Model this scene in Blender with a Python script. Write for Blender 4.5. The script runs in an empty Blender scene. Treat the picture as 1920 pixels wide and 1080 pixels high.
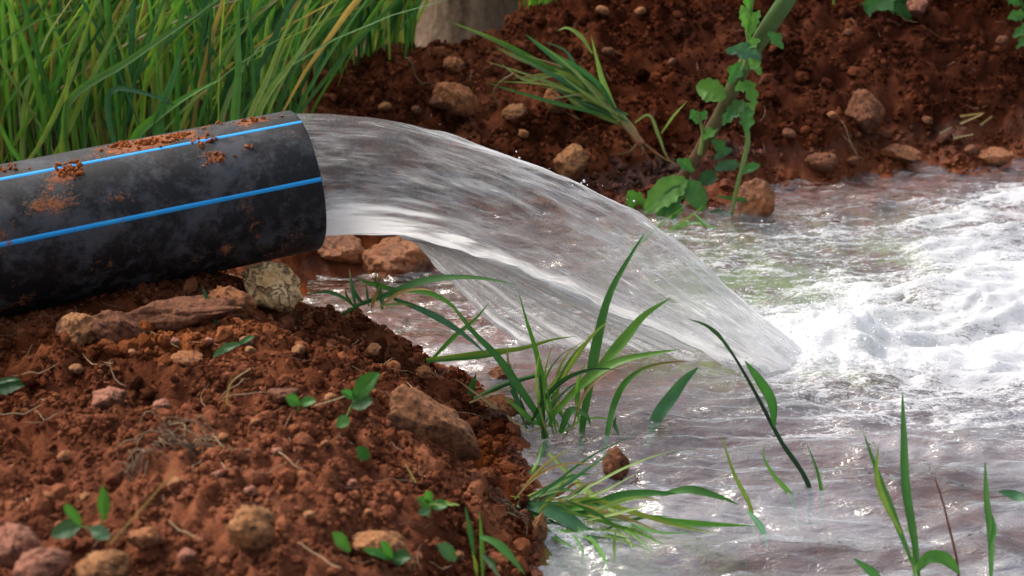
import bpy, math, random
import numpy as np
from mathutils import Vector, Matrix

random.seed(7)
RNG = np.random.default_rng(7)
SC = bpy.context.scene
COL = SC.collection

# ------------------------------------------------------------------ camera
CAM_H, PITCH, FPX = 1.10, math.radians(20.0), 3045.0
cam_data = bpy.data.cameras.new("camera")
cam = bpy.data.objects.new("camera", cam_data)
COL.objects.link(cam)
cam.location = (0, 0, CAM_H)
cam.rotation_euler = (math.pi / 2 - PITCH, 0, 0)
cam_data.sensor_width = 36.0
cam_data.lens = 36.0 * FPX / 1920.0
cam_data.clip_start, cam_data.clip_end = 0.05, 400.0
cam_data.dof.use_dof = True
cam_data.dof.focus_distance = 2.72
cam_data.dof.aperture_fstop = 5.4
SC.camera = cam

# ------------------------------------------------------------------ sky, sun, exposure
SUN_EL, SUN_AZ = math.radians(52), math.radians(-62)      # azimuth measured from +Y (away from camera) towards +X
world = bpy.data.worlds.new("World")
SC.world = world
world.use_nodes = True
wn, wl = world.node_tree.nodes, world.node_tree.links
wn.clear()
sky = wn.new("ShaderNodeTexSky")
sky.sky_type = 'NISHITA'
sky.sun_disc = False
sky.sun_elevation = SUN_EL
sky.sun_rotation = SUN_AZ
sky.air_density, sky.dust_density, sky.ozone_density = 1.6, 7.0, 1.0
hsv = wn.new("ShaderNodeHueSaturation")                    # a bright, hazy, nearly white sky
hsv.inputs['Saturation'].default_value = 0.62
bg = wn.new("ShaderNodeBackground")
bg.inputs['Strength'].default_value = 0.15
wo = wn.new("ShaderNodeOutputWorld")
wl.new(sky.outputs[0], hsv.inputs['Color'])
wl.new(hsv.outputs[0], bg.inputs['Color'])
wl.new(bg.outputs[0], wo.inputs['Surface'])

sun_data = bpy.data.lights.new("sun", 'SUN')
sun_data.energy = 1.5
sun_data.angle = math.radians(16)
sun_data.color = (1.0, 0.96, 0.90)
sun = bpy.data.objects.new("sun", sun_data)
COL.objects.link(sun)
sd = Vector((math.cos(SUN_EL) * math.sin(SUN_AZ), math.cos(SUN_EL) * math.cos(SUN_AZ), math.sin(SUN_EL)))
sun.rotation_euler = (-sd).to_track_quat('-Z', 'Y').to_euler()
sun.location = (0, 3, 6)

SC.view_settings.view_transform = 'Standard'
SC.view_settings.look = 'None'
SC.view_settings.gamma = 1.0
SC.view_settings.exposure = 0.84
SC.cycles.max_bounces = 7
SC.cycles.transmission_bounces = 5
SC.cycles.glossy_bounces = 3
SC.cycles.diffuse_bounces = 2
SC.cycles.transparent_max_bounces = 8
SC.cycles.sample_clamp_indirect = 6.0

# ------------------------------------------------------------------ geometry helpers
CP, SP = math.cos(PITCH), math.sin(PITCH)


def ray(px, py):
    a, b = (px - 960.0) / FPX, -(py - 540.0) / FPX
    return np.array([a, CP + b * SP, -SP + b * CP])


def at(px, py, z=None, y=None):
    """World point seen at a pixel of the 1920 x 1080 photograph, at height z or at distance y."""
    d = ray(px, py)
    t = (z - CAM_H) / d[2] if z is not None else y / d[1]
    return np.array([0, 0, CAM_H]) + d * t


def px2m(p, n):
    """Length of n photo pixels at point p."""
    depth = p[1] * CP + (CAM_H - p[2]) * SP
    return n * depth / FPX


def sstep(a, b, x):
    t = np.clip((x - a) / (b - a), 0, 1)
    return t * t * (3 - 2 * t)


def _hash(ix, iy, s):
    h = (ix.astype(np.int64) * 374761393 + iy.astype(np.int64) * 668265263 + s * 974634777) & 0xffffffff
    h = ((h ^ (h >> 13)) * 1274126177) & 0xffffffff
    h = ((h ^ (h >> 16)) * 2246822519) & 0xffffffff
    return ((h ^ (h >> 15)) & 0xffffff) / float(0xffffff)


def gnoise(x, y, s=0):
    x0, y0 = np.floor(x), np.floor(y)
    fx, fy = x - x0, y - y0
    ux, uy = fx * fx * fx * (fx * (fx * 6 - 15) + 10), fy * fy * fy * (fy * (fy * 6 - 15) + 10)

    def g(dx, dy):
        a = _hash(x0 + dx, y0 + dy, s) * 2 * np.pi
        return np.cos(a) * (fx - dx) + np.sin(a) * (fy - dy)
    n0 = g(0, 0) * (1 - ux) + g(1, 0) * ux
    n1 = g(0, 1) * (1 - ux) + g(1, 1) * ux
    return (n0 * (1 - uy) + n1 * uy) * 1.5


def fbm(x, y, s=0, octv=4, gain=0.5):
    t, a, f = 0, 1.0, 1.0
    for k in range(octv):
        t = t + a * gnoise(x * f, y * f, s + k * 17)
        a *= gain
        f *= 2.03
    return t


def clods(x, y, cell, s=0, fill=0.75):
    """Round lumps: highest of random spherical caps around each point (unit: cell)."""
    gx, gy = x / cell, y / cell
    ix, iy = np.floor(gx), np.floor(gy)
    best = np.zeros_like(gx)
    for dx in (-1, 0, 1):
        for dy in (-1, 0, 1):
            cx, cy = ix + dx, iy + dy
            jx = cx + _hash(cx, cy, s)
            jy = cy + _hash(cx, cy, s + 1)
            r = 0.25 + 0.5 * _hash(cx, cy, s + 2) ** 2
            r = np.where(_hash(cx, cy, s + 3) < fill, r, 0.0)
            d2 = (gx - jx) ** 2 + (gy - jy) ** 2
            best = np.maximum(best, np.sqrt(np.clip(r * r - d2, 0, None)))
    return best * cell


def mesh_np(name, verts, faces, smooth=True, attrs=None):
    """faces: (n,3) or (n,4) int array."""
    verts = np.asarray(verts, dtype=np.float32)
    faces = np.asarray(faces, dtype=np.int32)
    m = bpy.data.meshes.new(name)
    n, k = faces.shape
    m.vertices.add(len(verts))
    m.vertices.foreach_set("co", verts.ravel())
    m.loops.add(n * k)
    m.loops.foreach_set("vertex_index", faces.ravel())
    m.polygons.add(n)
    m.polygons.foreach_set("loop_start", np.arange(0, n * k, k, dtype=np.int32))
    m.polygons.foreach_set("use_smooth", np.full(n, smooth, dtype=bool))
    for an, av in (attrs or {}).items():
        av = np.asarray(av, dtype=np.float32)
        if av.ndim == 1:
            a = m.attributes.new(an, 'FLOAT', 'POINT')
            a.data.foreach_set("value", av)
        else:
            a = m.attributes.new(an, 'FLOAT_COLOR', 'POINT')
            if av.shape[1] == 3:
                av = np.concatenate([av, np.ones((len(av), 1), np.float32)], 1)
            a.data.foreach_set("color", av.ravel())
    m.update(calc_edges=True)
    return m


def link(name, mesh, mat=None, parent=None, label=None, cat=None, group=None, kind=None, origin=None):
    o = bpy.data.objects.new(name, mesh)
    COL.objects.link(o)
    if mat is not None and mesh is not None:
        mesh.materials.clear()
        mesh.materials.append(mat)
    if parent is not None:
        o.parent = parent
    if origin is not None:
        o.location = origin
    if cat and not kind:
        kind = "thing"
    for k, v in (("label", label), ("category", cat), ("group", group), ("kind", kind)):
        if v:
            o[k] = v
    return o


def thing(name, loc, label, cat, group=None):
    o = link(name, None, label=label, cat=cat, group=group)
    o.location = tuple(float(c) for c in loc)
    return o


def grid_faces(nx, ny, wrap=False):
    """Quads of a grid whose vertices are stored row by row (ny rows of nx)."""
    i = np.arange(nx if wrap else nx - 1)
    j = np.arange(ny - 1)
    I, J = np.meshgrid(i, j)
    I2 = (I + 1) % nx
    return np.stack([J * nx + I, J * nx + I2, (J + 1) * nx + I2, (J + 1) * nx + I], -1).reshape(-1, 4)


def axis_samples(dense, far_lo, far_hi):
    """Coordinates: dense bands [(a,b,step)...] then growing steps out to far_lo / far_hi."""
    xs = []
    for a, b, st in dense:
        xs.extend(np.arange(a, b - 1e-9, st))
    lo, hi = [], []
    st, v = dense[0][2], dense[0][0]
    while v > far_lo:
        st *= 1.22
        v -= st
        lo.append(v)
    st, v = dense[-1][2], dense[-1][1]
    hi.append(v)
    while v < far_hi:
        st *= 1.22
        v += st
        hi.append(v)
    return np.array(lo[::-1] + xs + hi)


def catmull(P, n):
    P = np.asarray(P, float)
    if len(P) == 2:
        t = np.linspace(0, 1, n)[:, None]
        return P[0] * (1 - t) + P[1] * t
    seg = np.linalg.norm(np.diff(P, axis=0), axis=1)
    T = np.concatenate([[0], np.cumsum(seg)])
    T /= T[-1]
    M = np.gradient(P, T, axis=0)
    out = []
    for u in np.linspace(0, 1, n):
        k = min(np.searchsorted(T, u, side='right') - 1, len(P) - 2)
        h = T[k + 1] - T[k]
        s = (u - T[k]) / h
        out.append((2 * s**3 - 3 * s**2 + 1) * P[k] + (s**3 - 2 * s**2 + s) * h * M[k]
                   + (-2 * s**3 + 3 * s**2) * P[k + 1] + (s**3 - s**2) * h * M[k + 1])
    return np.array(out)


def tube_mesh(name, P, R, seg=10, attrs=None):
    """Round tube through points P with radii R, ends closed to a point."""
    P = np.asarray(P, float)
    R = np.asarray(R, float)
    n = len(P)
    T = np.gradient(P, axis=0)
    T /= np.linalg.norm(T, axis=1)[:, None]
    up = np.array([0, 0, 1.0]) if abs(T[0][2]) < .9 else np.array([1.0, 0, 0])
    V = []
    a = np.arange(seg) / seg * 2 * np.pi
    N = np.cross(T[0], up)
    N /= np.linalg.norm(N)
    for k in range(n):
        N = N - T[k] * np.dot(N, T[k])
        N /= np.linalg.norm(N)
        B = np.cross(T[k], N)
        V.append(P[k] + R[k] * (np.cos(a)[:, None] * N + np.sin(a)[:, None] * B))
    V = np.concatenate(V + [P[:1], P[-1:]])
    F = grid_faces(seg, n, wrap=True).tolist()
    i0, i1 = n * seg, n * seg + 1
    cap = [[(j + 1) % seg, j, i0, i0] for j in range(seg)] + [[(n - 1) * seg + j, (n - 1) * seg + (j + 1) % seg, i1, i1] for j in range(seg)]
    m = bpy.data.meshes.new(name)
    m.from_pydata(V.tolist(), [], [tuple(f) for f in F] + [tuple(c[:3]) for c in cap])
    m.polygons.foreach_set("use_smooth", np.ones(len(m.polygons), bool))
    m.update()
    return m


# ------------------------------------------------------------------ materials
class NT:
    def __init__(self, name):
        self.mat = bpy.data.materials.new(name)
        self.mat.use_nodes = True
        self.n, self.l = self.mat.node_tree.nodes, self.mat.node_tree.links
        self.n.clear()
        self.out = self.n.new("ShaderNodeOutputMaterial")

    def add(self, typ, ins=None, **props):
        nd = self.n.new("ShaderNode" + typ)
        for k, v in props.items():
            setattr(nd, k, v)
        for k, v in (ins or {}).items():
            s = nd.inputs[k]
            if hasattr(v, "links") or isinstance(v, bpy.types.NodeSocket):
                self.l.new(v, s)
            else:
                s.default_value = v
        return nd

    def noise(self, vec, scale, detail=5, rough=0.6, dist=0.0):
        return self.add("TexNoise", {"Vector": vec, "Scale": scale, "Detail": detail, "Roughness": rough, "Distortion": dist}).outputs[0]

    def ramp(self, fac, stops):
        nd = self.add("ValToRGB", {"Fac": fac})
        e = nd.color_ramp.elements
        while len(e) < len(stops):
            e.new(0.5)
        for el, (p, c) in zip(e, stops):
            el.position = p
            el.color = (c[0], c[1], c[2], 1) if len(c) == 3 else c
        return nd.outputs[0]

    def math(self, op, a, b=0.0, clamp=False):
        nd = self.add("Math", {0: a, 1: b}, operation=op)
        nd.use_clamp = clamp
        return nd.outputs[0]

    def mix(self, f, a, b, blend='MIX'):
        nd = self.add("Mix", None, data_type='RGBA', blend_type=blend)
        for sock, v in ((nd.inputs[0], f), (nd.inputs[6], a), (nd.inputs[7], b)):
            if isinstance(v, bpy.types.NodeSocket):
                self.l.new(v, sock)
            else:
                sock.default_value = v if not isinstance(v, tuple) else (v[0], v[1], v[2], 1)
        return nd.outputs[2]

    def maprange(self, v, a, b, c=0.0, d=1.0, smooth=True):
        nd = self.add("MapRange", {0: v, 1: a, 2: b, 3: c, 4: d})
        nd.interpolation_type = 'SMOOTHSTEP' if smooth else 'LINEAR'
        return nd.outputs[0]

    def attr(self, name, col=False):
        nd = self.add("Attribute", attribute_name=name)
        return nd.outputs['Color'] if col else nd.outputs['Fac']

    def coord(self):
        return self.add("TexCoord").outputs['Object']

    def pos(self):
        return self.add("NewGeometry").outputs['Position']

    def bump(self, h, strength, dist, normal=None):
        ins = {"Height": h, "Strength": strength, "Distance": dist}
        if normal is not None:
            ins["Normal"] = normal
        return self.add("Bump", ins).outputs[0]

    def surf(self, s):
        self.l.new(s, self.out.inputs['Surface'])
        return self.mat


def mat_soil():
    m = NT("red_soil")
    p = m.pos()
    big = m.noise(p, 5.0, 2)
    mid = m.noise(p, 38.0, 4, .68)
    fine = m.noise(p, 240.0, 2, .7)
    f = m.math('ADD', m.math('MULTIPLY', big, .60), m.math('ADD', m.math('MULTIPLY', mid, .42), m.math('MULTIPLY', m.attr("tint"), .30)))
    col = m.ramp(f, [(.36, (.012, .0040, .0022)), (.52, (.038, .0115, .0058)), (.66, (.088, .027, .0130)), (.88, (.23, .085, .042))])
    col = m.mix(m.maprange(fine, .52, .75, 0, .40), col, (.19, .070, .031))
    pale = m.maprange(m.attr("pale"), 0, 1)
    col = m.mix(m.math('MULTIPLY', pale, .5), col, m.mix(mid, (.082, .025, .0130), (.25, .093, .050)))
    clay = m.attr("clay")
    col = m.mix(clay, col, m.mix(mid, (.20, .052, .013), (.46, .150, .042)))
    wet = m.attr("wet")
    col = m.mix(m.math('MULTIPLY', wet, .88), col, m.mix(1.0, col, (.30, .205, .17), 'MULTIPLY'))
    algae = m.math('MULTIPLY', m.attr("algae"), m.maprange(m.noise(p, 14, 3, .7), .36, .54))
    col = m.mix(algae, col, m.mix(fine, (.06, .115, .014), (.18, .24, .035)))
    rough = m.maprange(wet, .8, 1, .95, .50)
    h = m.math('ADD', m.math('MULTIPLY', mid, .7), m.math('MULTIPLY', fine, .35))
    b = m.add("BsdfPrincipled", {"Base Color": col, "Roughness": rough, "Specular IOR Level": m.maprange(wet, .9, 1, .0, .16), "Normal": m.bump(h, .8, .010)})
    return m.surf(b.outputs[0])


def mat_stone(name, dark, light, dirt=.45, wet=0.0, cracks=False):
    m = NT(name)
    p = m.coord()
    a = m.noise(p, 22, 6, .65)
    f = m.noise(p, 150, 5, .7)
    col = m.mix(m.maprange(a, .35, .68), dark, light)
    col = m.mix(m.maprange(f, .48, .70, 0, .55), col, tuple(c * .35 for c in dark))
    pit = m.maprange(m.noise(p, 75, 6, .75), .56, .64)
    col = m.mix(m.math('MULTIPLY', pit, .55), col, tuple(c * .4 for c in dark))
    soil = m.maprange(m.noise(p, 20, 8, .8), .46, .60, 0, min(1, dirt * 1.5))
    hz = m.add("SeparateXYZ", {0: m.add("TexCoord").outputs['Generated']}).outputs[2]
    foot = m.maprange(m.math('ADD', hz, m.math('MULTIPLY', m.math('SUBTRACT', m.noise(p, 45, 4, .7), .5), .5)), .22, .46, .85, 0)
    soil = m.math('MAXIMUM', soil, foot)
    col = m.mix(soil, col, (.070, .023, .011))
    h = m.math('SUBTRACT', m.math('ADD', a, m.math('MULTIPLY', f, .6)), m.math('MULTIPLY', pit, .5))
    if cracks:
        v = m.add("TexVoronoi", {"Vector": m.mix(.12, p, m.add("TexNoise", {"Vector": p, "Scale": 30.0}).outputs[1]), "Scale": 12.0}, feature='DISTANCE_TO_EDGE').outputs[0]
        cr = m.maprange(v, .012, .05, 1, 0)
        col = m.mix(m.math('MULTIPLY', cr, .6), col, (.09, .040, .018))
        h = m.math('SUBTRACT', h, cr)
    b = m.add("BsdfPrincipled", {"Base Color": col, "Roughness": .88 - .55 * wet, "Specular IOR Level": .3 + .25 * wet, "Normal": m.bump(h, 1.0, .009)})
    return m.surf(b.outputs[0])


def mat_leaf(name="leaf", rough=.42, transl=.38):
    m = NT(name)
    p = m.coord()
    c = m.attr("tint", True)
    v = m.noise(p, 35, 4, .6)
    col = m.mix(m.maprange(v, .3, .7, 0, .5), c, m.mix(1.0, c, (.55, .62, .45), 'MULTIPLY'))
    spots = m.maprange(m.noise(p, 90, 3, .7), .66, .74, 0, .5)
    col = m.mix(spots, col, (.13, .085, .025))
    b = m.add("BsdfPrincipled", {"Base Color": col, "Roughness": rough, "Specular IOR Level": .4,
                                 "Normal": m.bump(m.noise(p, 120, 3), .25, .003)})
    t = m.add("BsdfTranslucent", {"Color": m.mix(1.0, col, (1.15, 1.25, .55), 'MULTIPLY')})
    mx = m.add("MixShader", {0: transl, 1: b.outputs[0], 2: t.outputs[0]})
    return m.surf(mx.outputs[0])


def mat_pipe():
    m = NT("black_polyethylene")
    p = m.coord()
    dust = m.maprange(m.noise(p, 11, 5, .75, .15), .46, .62)
    smear = m.maprange(m.noise(p, 40, 5, .75, .2), .50, .62)
    col = m.mix(m.math('MULTIPLY', dust, .8), (.0055, .006, .008), (.054, .057, .070))
    col = m.mix(m.math('MULTIPLY', smear, .20), col, (.085, .070, .062))
    soil = m.attr("dirt")
    grain = m.noise(p, 30, 5, .8, .5)
    speck = m.noise(p, 190, 3, .7)
    sm = m.maprange(m.math('ADD', m.math('MULTIPLY', soil, .62), m.math('ADD', m.math('MULTIPLY', grain, .9), m.math('MULTIPLY', speck, .55))), .90, 1.10)
    col = m.mix(m.math('MULTIPLY', sm, .85), col, m.mix(speck, (.12, .038, .014), (.34, .125, .055)))
    rough = m.math('ADD', m.maprange(dust, 0, 1, .58, .72), m.math('MULTIPLY', sm, .4), True)
    h = m.math('ADD', sm, m.math('MULTIPLY', speck, .25))
    b = m.add("BsdfPrincipled", {"Base Color": col, "Roughness": rough, "Specular IOR Level": .24, "Normal": m.bump(h, .5, .003)})
    return m.surf(b.outputs[0])


def mat_stripe():
    m = NT("blue_polyethylene")
    p = m.coord()
    col = m.mix(m.maprange(m.noise(p, 40, 6, .7), .45, .7, 0, .55), (.012, .27, .66), (.035, .33, .62))
    soil = m.math('MULTIPLY', m.maprange(m.noise(p, 26, 7, .75), .60, .66), .8)
    col = m.mix(soil, col, (.17, .07, .035))
    b = m.add("BsdfPrincipled", {"Base Color": col, "Roughness": .62, "Specular IOR Level": .25})
    return m.surf(b.outputs[0])


def foam_bsdf(m, normal=None, col=(.84, .86, .91), gloss=.05):
    ins = {"Color": (*col, 1) if isinstance(col, tuple) else col}
    tr = dict(ins)
    if normal is not None:
        ins["Normal"] = normal
    d = m.add("BsdfDiffuse", ins)
    t = m.add("BsdfTranslucent", tr)
    g = m.add("BsdfGlossy", {"Color": (1, 1, 1, 1), "Roughness": .18, **({"Normal": normal} if normal is not None else {})})
    mx = m.add("MixShader", {0: .45, 1: d.outputs[0], 2: t.outputs[0]})
    return m.add("MixShader", {0: gloss, 1: mx.outputs[0], 2: g.outputs[0]}).outputs[0]


def mat_pool():
    m = NT("stream_water")
    p = m.pos()
    st = m.add("Mapping", {"Vector": p, "Scale": (.30, 1.0, 1.0)}).outputs[0]
    n1 = m.noise(st, 62, 3, .6, .5)
    nrm = m.bump(n1, .62, .014)
    back = m.add("NewGeometry").outputs['Backfacing']
    fr = m.math('MULTIPLY', m.add("Fresnel", {"IOR": 1.9, "Normal": nrm}).outputs[0], m.math('SUBTRACT', 1.0, back))
    refl = m.add("BsdfGlossy", {"Color": (1, 1, 1, 1), "Roughness": .09, "Normal": nrm}).outputs[0]
    thru = m.add("BsdfTransparent", {"Color": (.92, .91, .89, 1)}).outputs[0]
    silt_sheen = m.add("BsdfDiffuse", {"Color": (.47, .485, .53, 1), "Normal": nrm}).outputs[0]  # cloudy water, with soft sky reflection painted into its pale colour
    body = m.add("MixShader", {0: m.attr("silt_sheen"), 1: thru, 2: silt_sheen}).outputs[0]
    w = m.add("MixShader", {0: fr, 1: body, 2: refl}).outputs[0]
    d = m.attr("foam_sheen")
    streak = m.noise(st, 85, 4, .68, 1.4)
    clump = m.noise(st, 12, 4, .68, .6)
    fine = m.noise(m.add("Mapping", {"Vector": p, "Scale": (.55, 1, 1), "Rotation": (0, 0, .35)}).outputs[0], 170, 3, .7, 1.2)
    k = m.math('ADD', m.math('MULTIPLY', d, 1.30), m.math('MULTIPLY', m.math('SUBTRACT', clump, .5), 2.2))
    k = m.math('ADD', k, m.math('MULTIPLY', m.math('SUBTRACT', streak, .5), 2.3))
    k = m.math('ADD', k, m.math('MULTIPLY', m.math('SUBTRACT', fine, .5), 1.8))
    fac = m.math('MULTIPLY', m.maprange(k, .20, 1.0), m.maprange(d, .02, .14))
    fh = m.math('ADD', m.math('MULTIPLY', streak, .9), fine)
    f = foam_bsdf(m, m.bump(fh, .42, .010))
    mx = m.add("MixShader", {0: m.math('MULTIPLY', fac, .92), 1: w, 2: f})
    return m.surf(mx.outputs[0])


def mat_jet():
    """Fast water: see-through, veiled by streaks of entrained air and painted glints, with a soft sky sheen."""
    m = NT("rushing_water")
    fl = m.add("CombineXYZ", {0: m.attr("fu"), 1: m.attr("fv"), 2: 0.0}).outputs[0]
    s0 = m.noise(m.add("Mapping", {"Vector": fl, "Scale": (4.0, 6.5, 1)}).outputs[0], 1.0, 2, .55, .8)
    s1 = m.noise(m.add("Mapping", {"Vector": fl, "Scale": (7.5, 17, 1)}).outputs[0], 1.0, 3, .6, .8)
    s2 = m.noise(m.add("Mapping", {"Vector": fl, "Scale": (13, 60, 1)}).outputs[0], 1.0, 3, .6, .6)
    h = m.math('ADD', m.math('ADD', s0, m.math('MULTIPLY', s1, .6)), m.math('MULTIPLY', s2, .22))
    nrm = m.bump(h, .55, .018)
    d = m.attr("foam_sheen")
    v0 = m.math('MULTIPLY', m.math('SUBTRACT', s0, .5), 1.2)
    v1 = m.math('MULTIPLY', m.math('SUBTRACT', s1, .5), 1.6)
    v2 = m.math('MULTIPLY', m.math('SUBTRACT', s2, .5), 1.3)
    var = m.math('ADD', v0, m.math('ADD', v1, v2))
    soft = m.math('ADD', m.math('MULTIPLY', var, .70), m.math('ADD', m.math('MULTIPLY', d, .88), .09))
    glint = m.math('MULTIPLY', m.maprange(m.math('ADD', m.math('MULTIPLY', d, .55), m.math('ADD', m.math('MULTIPLY', v1, 1.1), v2)), .34, .66), .95)  # bright highlights painted as white streaks
    fac = m.math('MINIMUM', m.math('MAXIMUM', m.math('MAXIMUM', soft, glint), .08), .94)
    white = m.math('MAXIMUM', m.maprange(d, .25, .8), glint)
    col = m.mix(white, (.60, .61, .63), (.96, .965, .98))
    f = foam_bsdf(m, m.bump(h, .45, .014), col, .04)
    back = m.add("NewGeometry").outputs['Backfacing']
    fr = m.math('MULTIPLY', m.add("Fresnel", {"IOR": 1.333, "Normal": nrm}).outputs[0], m.math('SUBTRACT', 1.0, back))
    g = m.add("BsdfGlossy", {"Color": (1, 1, 1, 1), "Roughness": .20, "Normal": nrm}).outputs[0]
    thru = m.add("BsdfTransparent", {"Color": (.94, .94, .94, 1)}).outputs[0]
    body = m.add("MixShader", {0: fac, 1: thru, 2: f}).outputs[0]
    mx = m.add("MixShader", {0: fr, 1: body, 2: g})
    return m.surf(mx.outputs[0])


def mat_droplet():
    m = NT("water_droplets")
    w = m.add("BsdfPrincipled", {"Base Color": (.97, .98, 1, 1), "Roughness": .05, "IOR": 1.333, "Transmission Weight": .6})
    return m.surf(w.outputs[0])


def mat_bark():
    m = NT("grey_bark")
    p = m.coord()
    st = m.add("Mapping", {"Vector": p, "Scale": (1, 1, .3)}).outputs[0]
    a = m.noise(st, 18, 7, .7)
    b_ = m.noise(p, 70, 5, .7)
    col = m.ramp(m.math('ADD', m.math('MULTIPLY', a, .7), m.math('MULTIPLY', b_, .3)), [(.36, (.05, .030, .019)), (.5, (.18, .115, .074)), (.64, (.32, .225, .150))])
    b = m.add("BsdfPrincipled", {"Base Color": col, "Roughness": .95, "Normal": m.bump(a, .8, .02)})
    return m.surf(b.outputs[0])


def mat_fibre():
    m = NT("dry_straw")
    c = m.attr("tint", True)
    b = m.add("BsdfPrincipled", {"Base Color": c, "Roughness": .8})
    return m.surf(b.outputs[0])


SOIL = mat_soil()
LEAF = mat_leaf("leaf", .52, .36)
GRASS = mat_leaf("grass_blade", .50, .45)
PIPE = mat_pipe()
STRIPE = mat_stripe()
POOL = mat_pool()
JET = mat_jet()
DROP = mat_droplet()
BARK = mat_bark()
FIBRE = mat_fibre()
ST_TAN = mat_stone("tan_stone", (.24, .100, .036), (.44, .205, .085), .4)
ST_ORANGE = mat_stone("orange_stone", (.24, .085, .030), (.40, .165, .065), .45)
ST_PINK = mat_stone("pink_stone", (.25, .095, .058), (.40, .175, .11), .45)
ST_PALE = mat_stone("pale_cracked_stone", (.52, .29, .115), (.82, .58, .31), .10, cracks=True)
ST_BROWN = mat_stone("brown_stone", (.105, .036, .016), (.26, .100, .045), .5)
ST_SLAB = mat_stone("slab_stone", (.17, .064, .026), (.34, .150, .066), .55)
ST_WET = mat_stone("wet_orange_stone", (.20, .060, .014), (.42, .145, .040), .12, wet=1.0)

# ------------------------------------------------------------------ terrain
PIPE_R = 0.1125
PIPE_END = at(569, 338, y=2.48)
PIPE_AX = np.array([1.0, 0.445, 0.093])
PIPE_AX /= np.linalg.norm(PIPE_AX)

ctrl = []
for px, py, z in [
    # near bank
    (-250, 1080, .25), (0, 1080, .245), (250, 1080, .245), (500, 1080, .23), (700, 1080, .19), (850, 1080, .13), (960, 1080, .06), (1025, 1080, -.005), (1100, 1080, -.04), (1300, 1080, -.055),
    (-250, 900, .25), (0, 900, .235), (250, 900, .255), (500, 900, .245), (700, 900, .205), (850, 900, .125), (940, 910, .06), (1000, 880, .0), (1100, 850, -.045), (1300, 900, -.055),
    (0, 750, .235), (250, 750, .25), (500, 720, .25), (640, 690, .23), (740, 720, .17), (840, 800, .10), (930, 790, .025), (960, 740, -.01), (860, 690, .0),
    (560, 600, .205), (640, 590, .17), (700, 615, .14), (760, 655, .09), (800, 690, .035),
    # under the mouth of the pipe and the orange rocks behind
    (620, 470, .035), (700, 480, .02), (780, 500, .0), (650, 530, -.02), (740, 570, -.03), (850, 600, -.05), (700, 560, -.03),
    # pool bed
    (1000, 700, -.07), (1200, 760, -.075), (1450, 660, -.14), (1500, 800, -.075), (1750, 760, -.10), (1750, 560, -.13), (1500, 1000, -.06), (1850, 1000, -.06), (1400, 500, -.08), (1600, 430, -.08), (1850, 400, -.08), (1150, 480, -.06), (1000, 450, -.05),
    # far shore
    (1180, 395, .0), (1300, 385, .005), (1450, 360, .0), (1600, 335, .005), (1750, 318, .0), (1920, 298, .0), (2150, 275, .0),
    (900, 400, .0), (760, 400, .01),
    (1480, 345, .004), (1600, 322, .004), (1750, 306, .005), (1900, 290, .004), (1500, 385, -.014), (1650, 362, -.014), (1800, 345, -.014), (1920, 332, -.014),
]:
    ctrl.append(at(px, py, z=z))
for px, py, y in [
    # the slope of the far mound
    (520, 186, 3.86), (600, 150, 3.92), (700, 118, 3.98), (850, 98, 4.06), (960, 72, 4.16), (1040, 20, 4.24),
    (560, 215, 3.72), (700, 215, 3.74), (850, 240, 3.70), (1000, 290, 3.62), (1100, 330, 3.58), (850, 160, 3.88), (1000, 170, 3.90), (1100, 200, 3.86), (1200, 260, 3.76),
    (1180, 60, 4.16), (1250, 150, 3.98), (1350, 60, 4.20), (1400, 170, 3.96), (1400, 270, 3.78), (1550, 60, 4.22), (1600, 170, 4.02), (1600, 260, 3.86), (1750, 60, 4.24), (1780, 170, 4.08), (1800, 250, 3.94), (1920, 60, 4.28), (1920, 170, 4.14), (1920, 250, 4.0), (2150, 60, 4.35), (2150, 200, 4.15),
]:
    ctrl.append(at(px, py, y=y))
for x, y, z in [
    (-2.2, 1.2, .30), (-2.2, 2.2, .30), (-2.2, 3.2, .22), (-2.2, 4.5, .15), (-2.2, 6, .12),
    (-1.2, 1.1, .26), (-.6, 1.0, .24), (-.2, 1.0, .17), (.05, 1.1, .06), (.25, 1.1, -.03), (1, 1.1, -.06), (2, 1.2, -.08), (2.2, 2.2, -.10), (2.2, 3.0, -.10),
    (-1.3, 2.8, .19), (-1.0, 3.0, .16), (-.75, 2.9, .14), (-.62, 3.2, .11), (-1.2, 3.6, .13), (-.8, 3.7, .12), (-1.2, 4.6, .10), (-.5, 4.5, .12), (0, 4.7, .14), (.2, 5.2, .16),
    (.5, 4.7, .42), (1.0, 4.7, .50), (1.6, 4.7, .52), (.7, 5.3, .40), (1.4, 5.4, .45), (-1.2, 6, .10), (0, 6.2, .12), (1, 6.4, .25), (2.4, 5.5, .45),
    (-.28, 2.62, .05), (-.40, 2.66, .09), (-.45, 2.9, .05), (-.3, 2.8, -.02),
]:
    ctrl.append(np.array([x, y, z]))
for s in (.10, .20, .32, .46, .62, .80):
    q = PIPE_END - PIPE_AX * s
    ctrl.append(np.array([q[0], q[1], q[2] - PIPE_R + (.012 if s > .15 else -.035)]))
ctrl = np.array(ctrl)


def tps_fit(pts, lam=2e-4):
    X, z = pts[:, :2], pts[:, 2]
    n = len(X)
    d2 = ((X[:, None] - X[None]) ** 2).sum(-1) + 1e-12
    K = .5 * d2 * np.log(d2) + lam * np.eye(n)
    Pm = np.concatenate([np.ones((n, 1)), X], 1)
    A = np.zeros((n + 3, n + 3))
    A[:n, :n], A[:n, n:], A[n:, :n] = K, Pm, Pm.T
    return np.linalg.solve(A, np.concatenate([z, np.zeros(3)]))


TW = tps_fit(ctrl)


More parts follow.
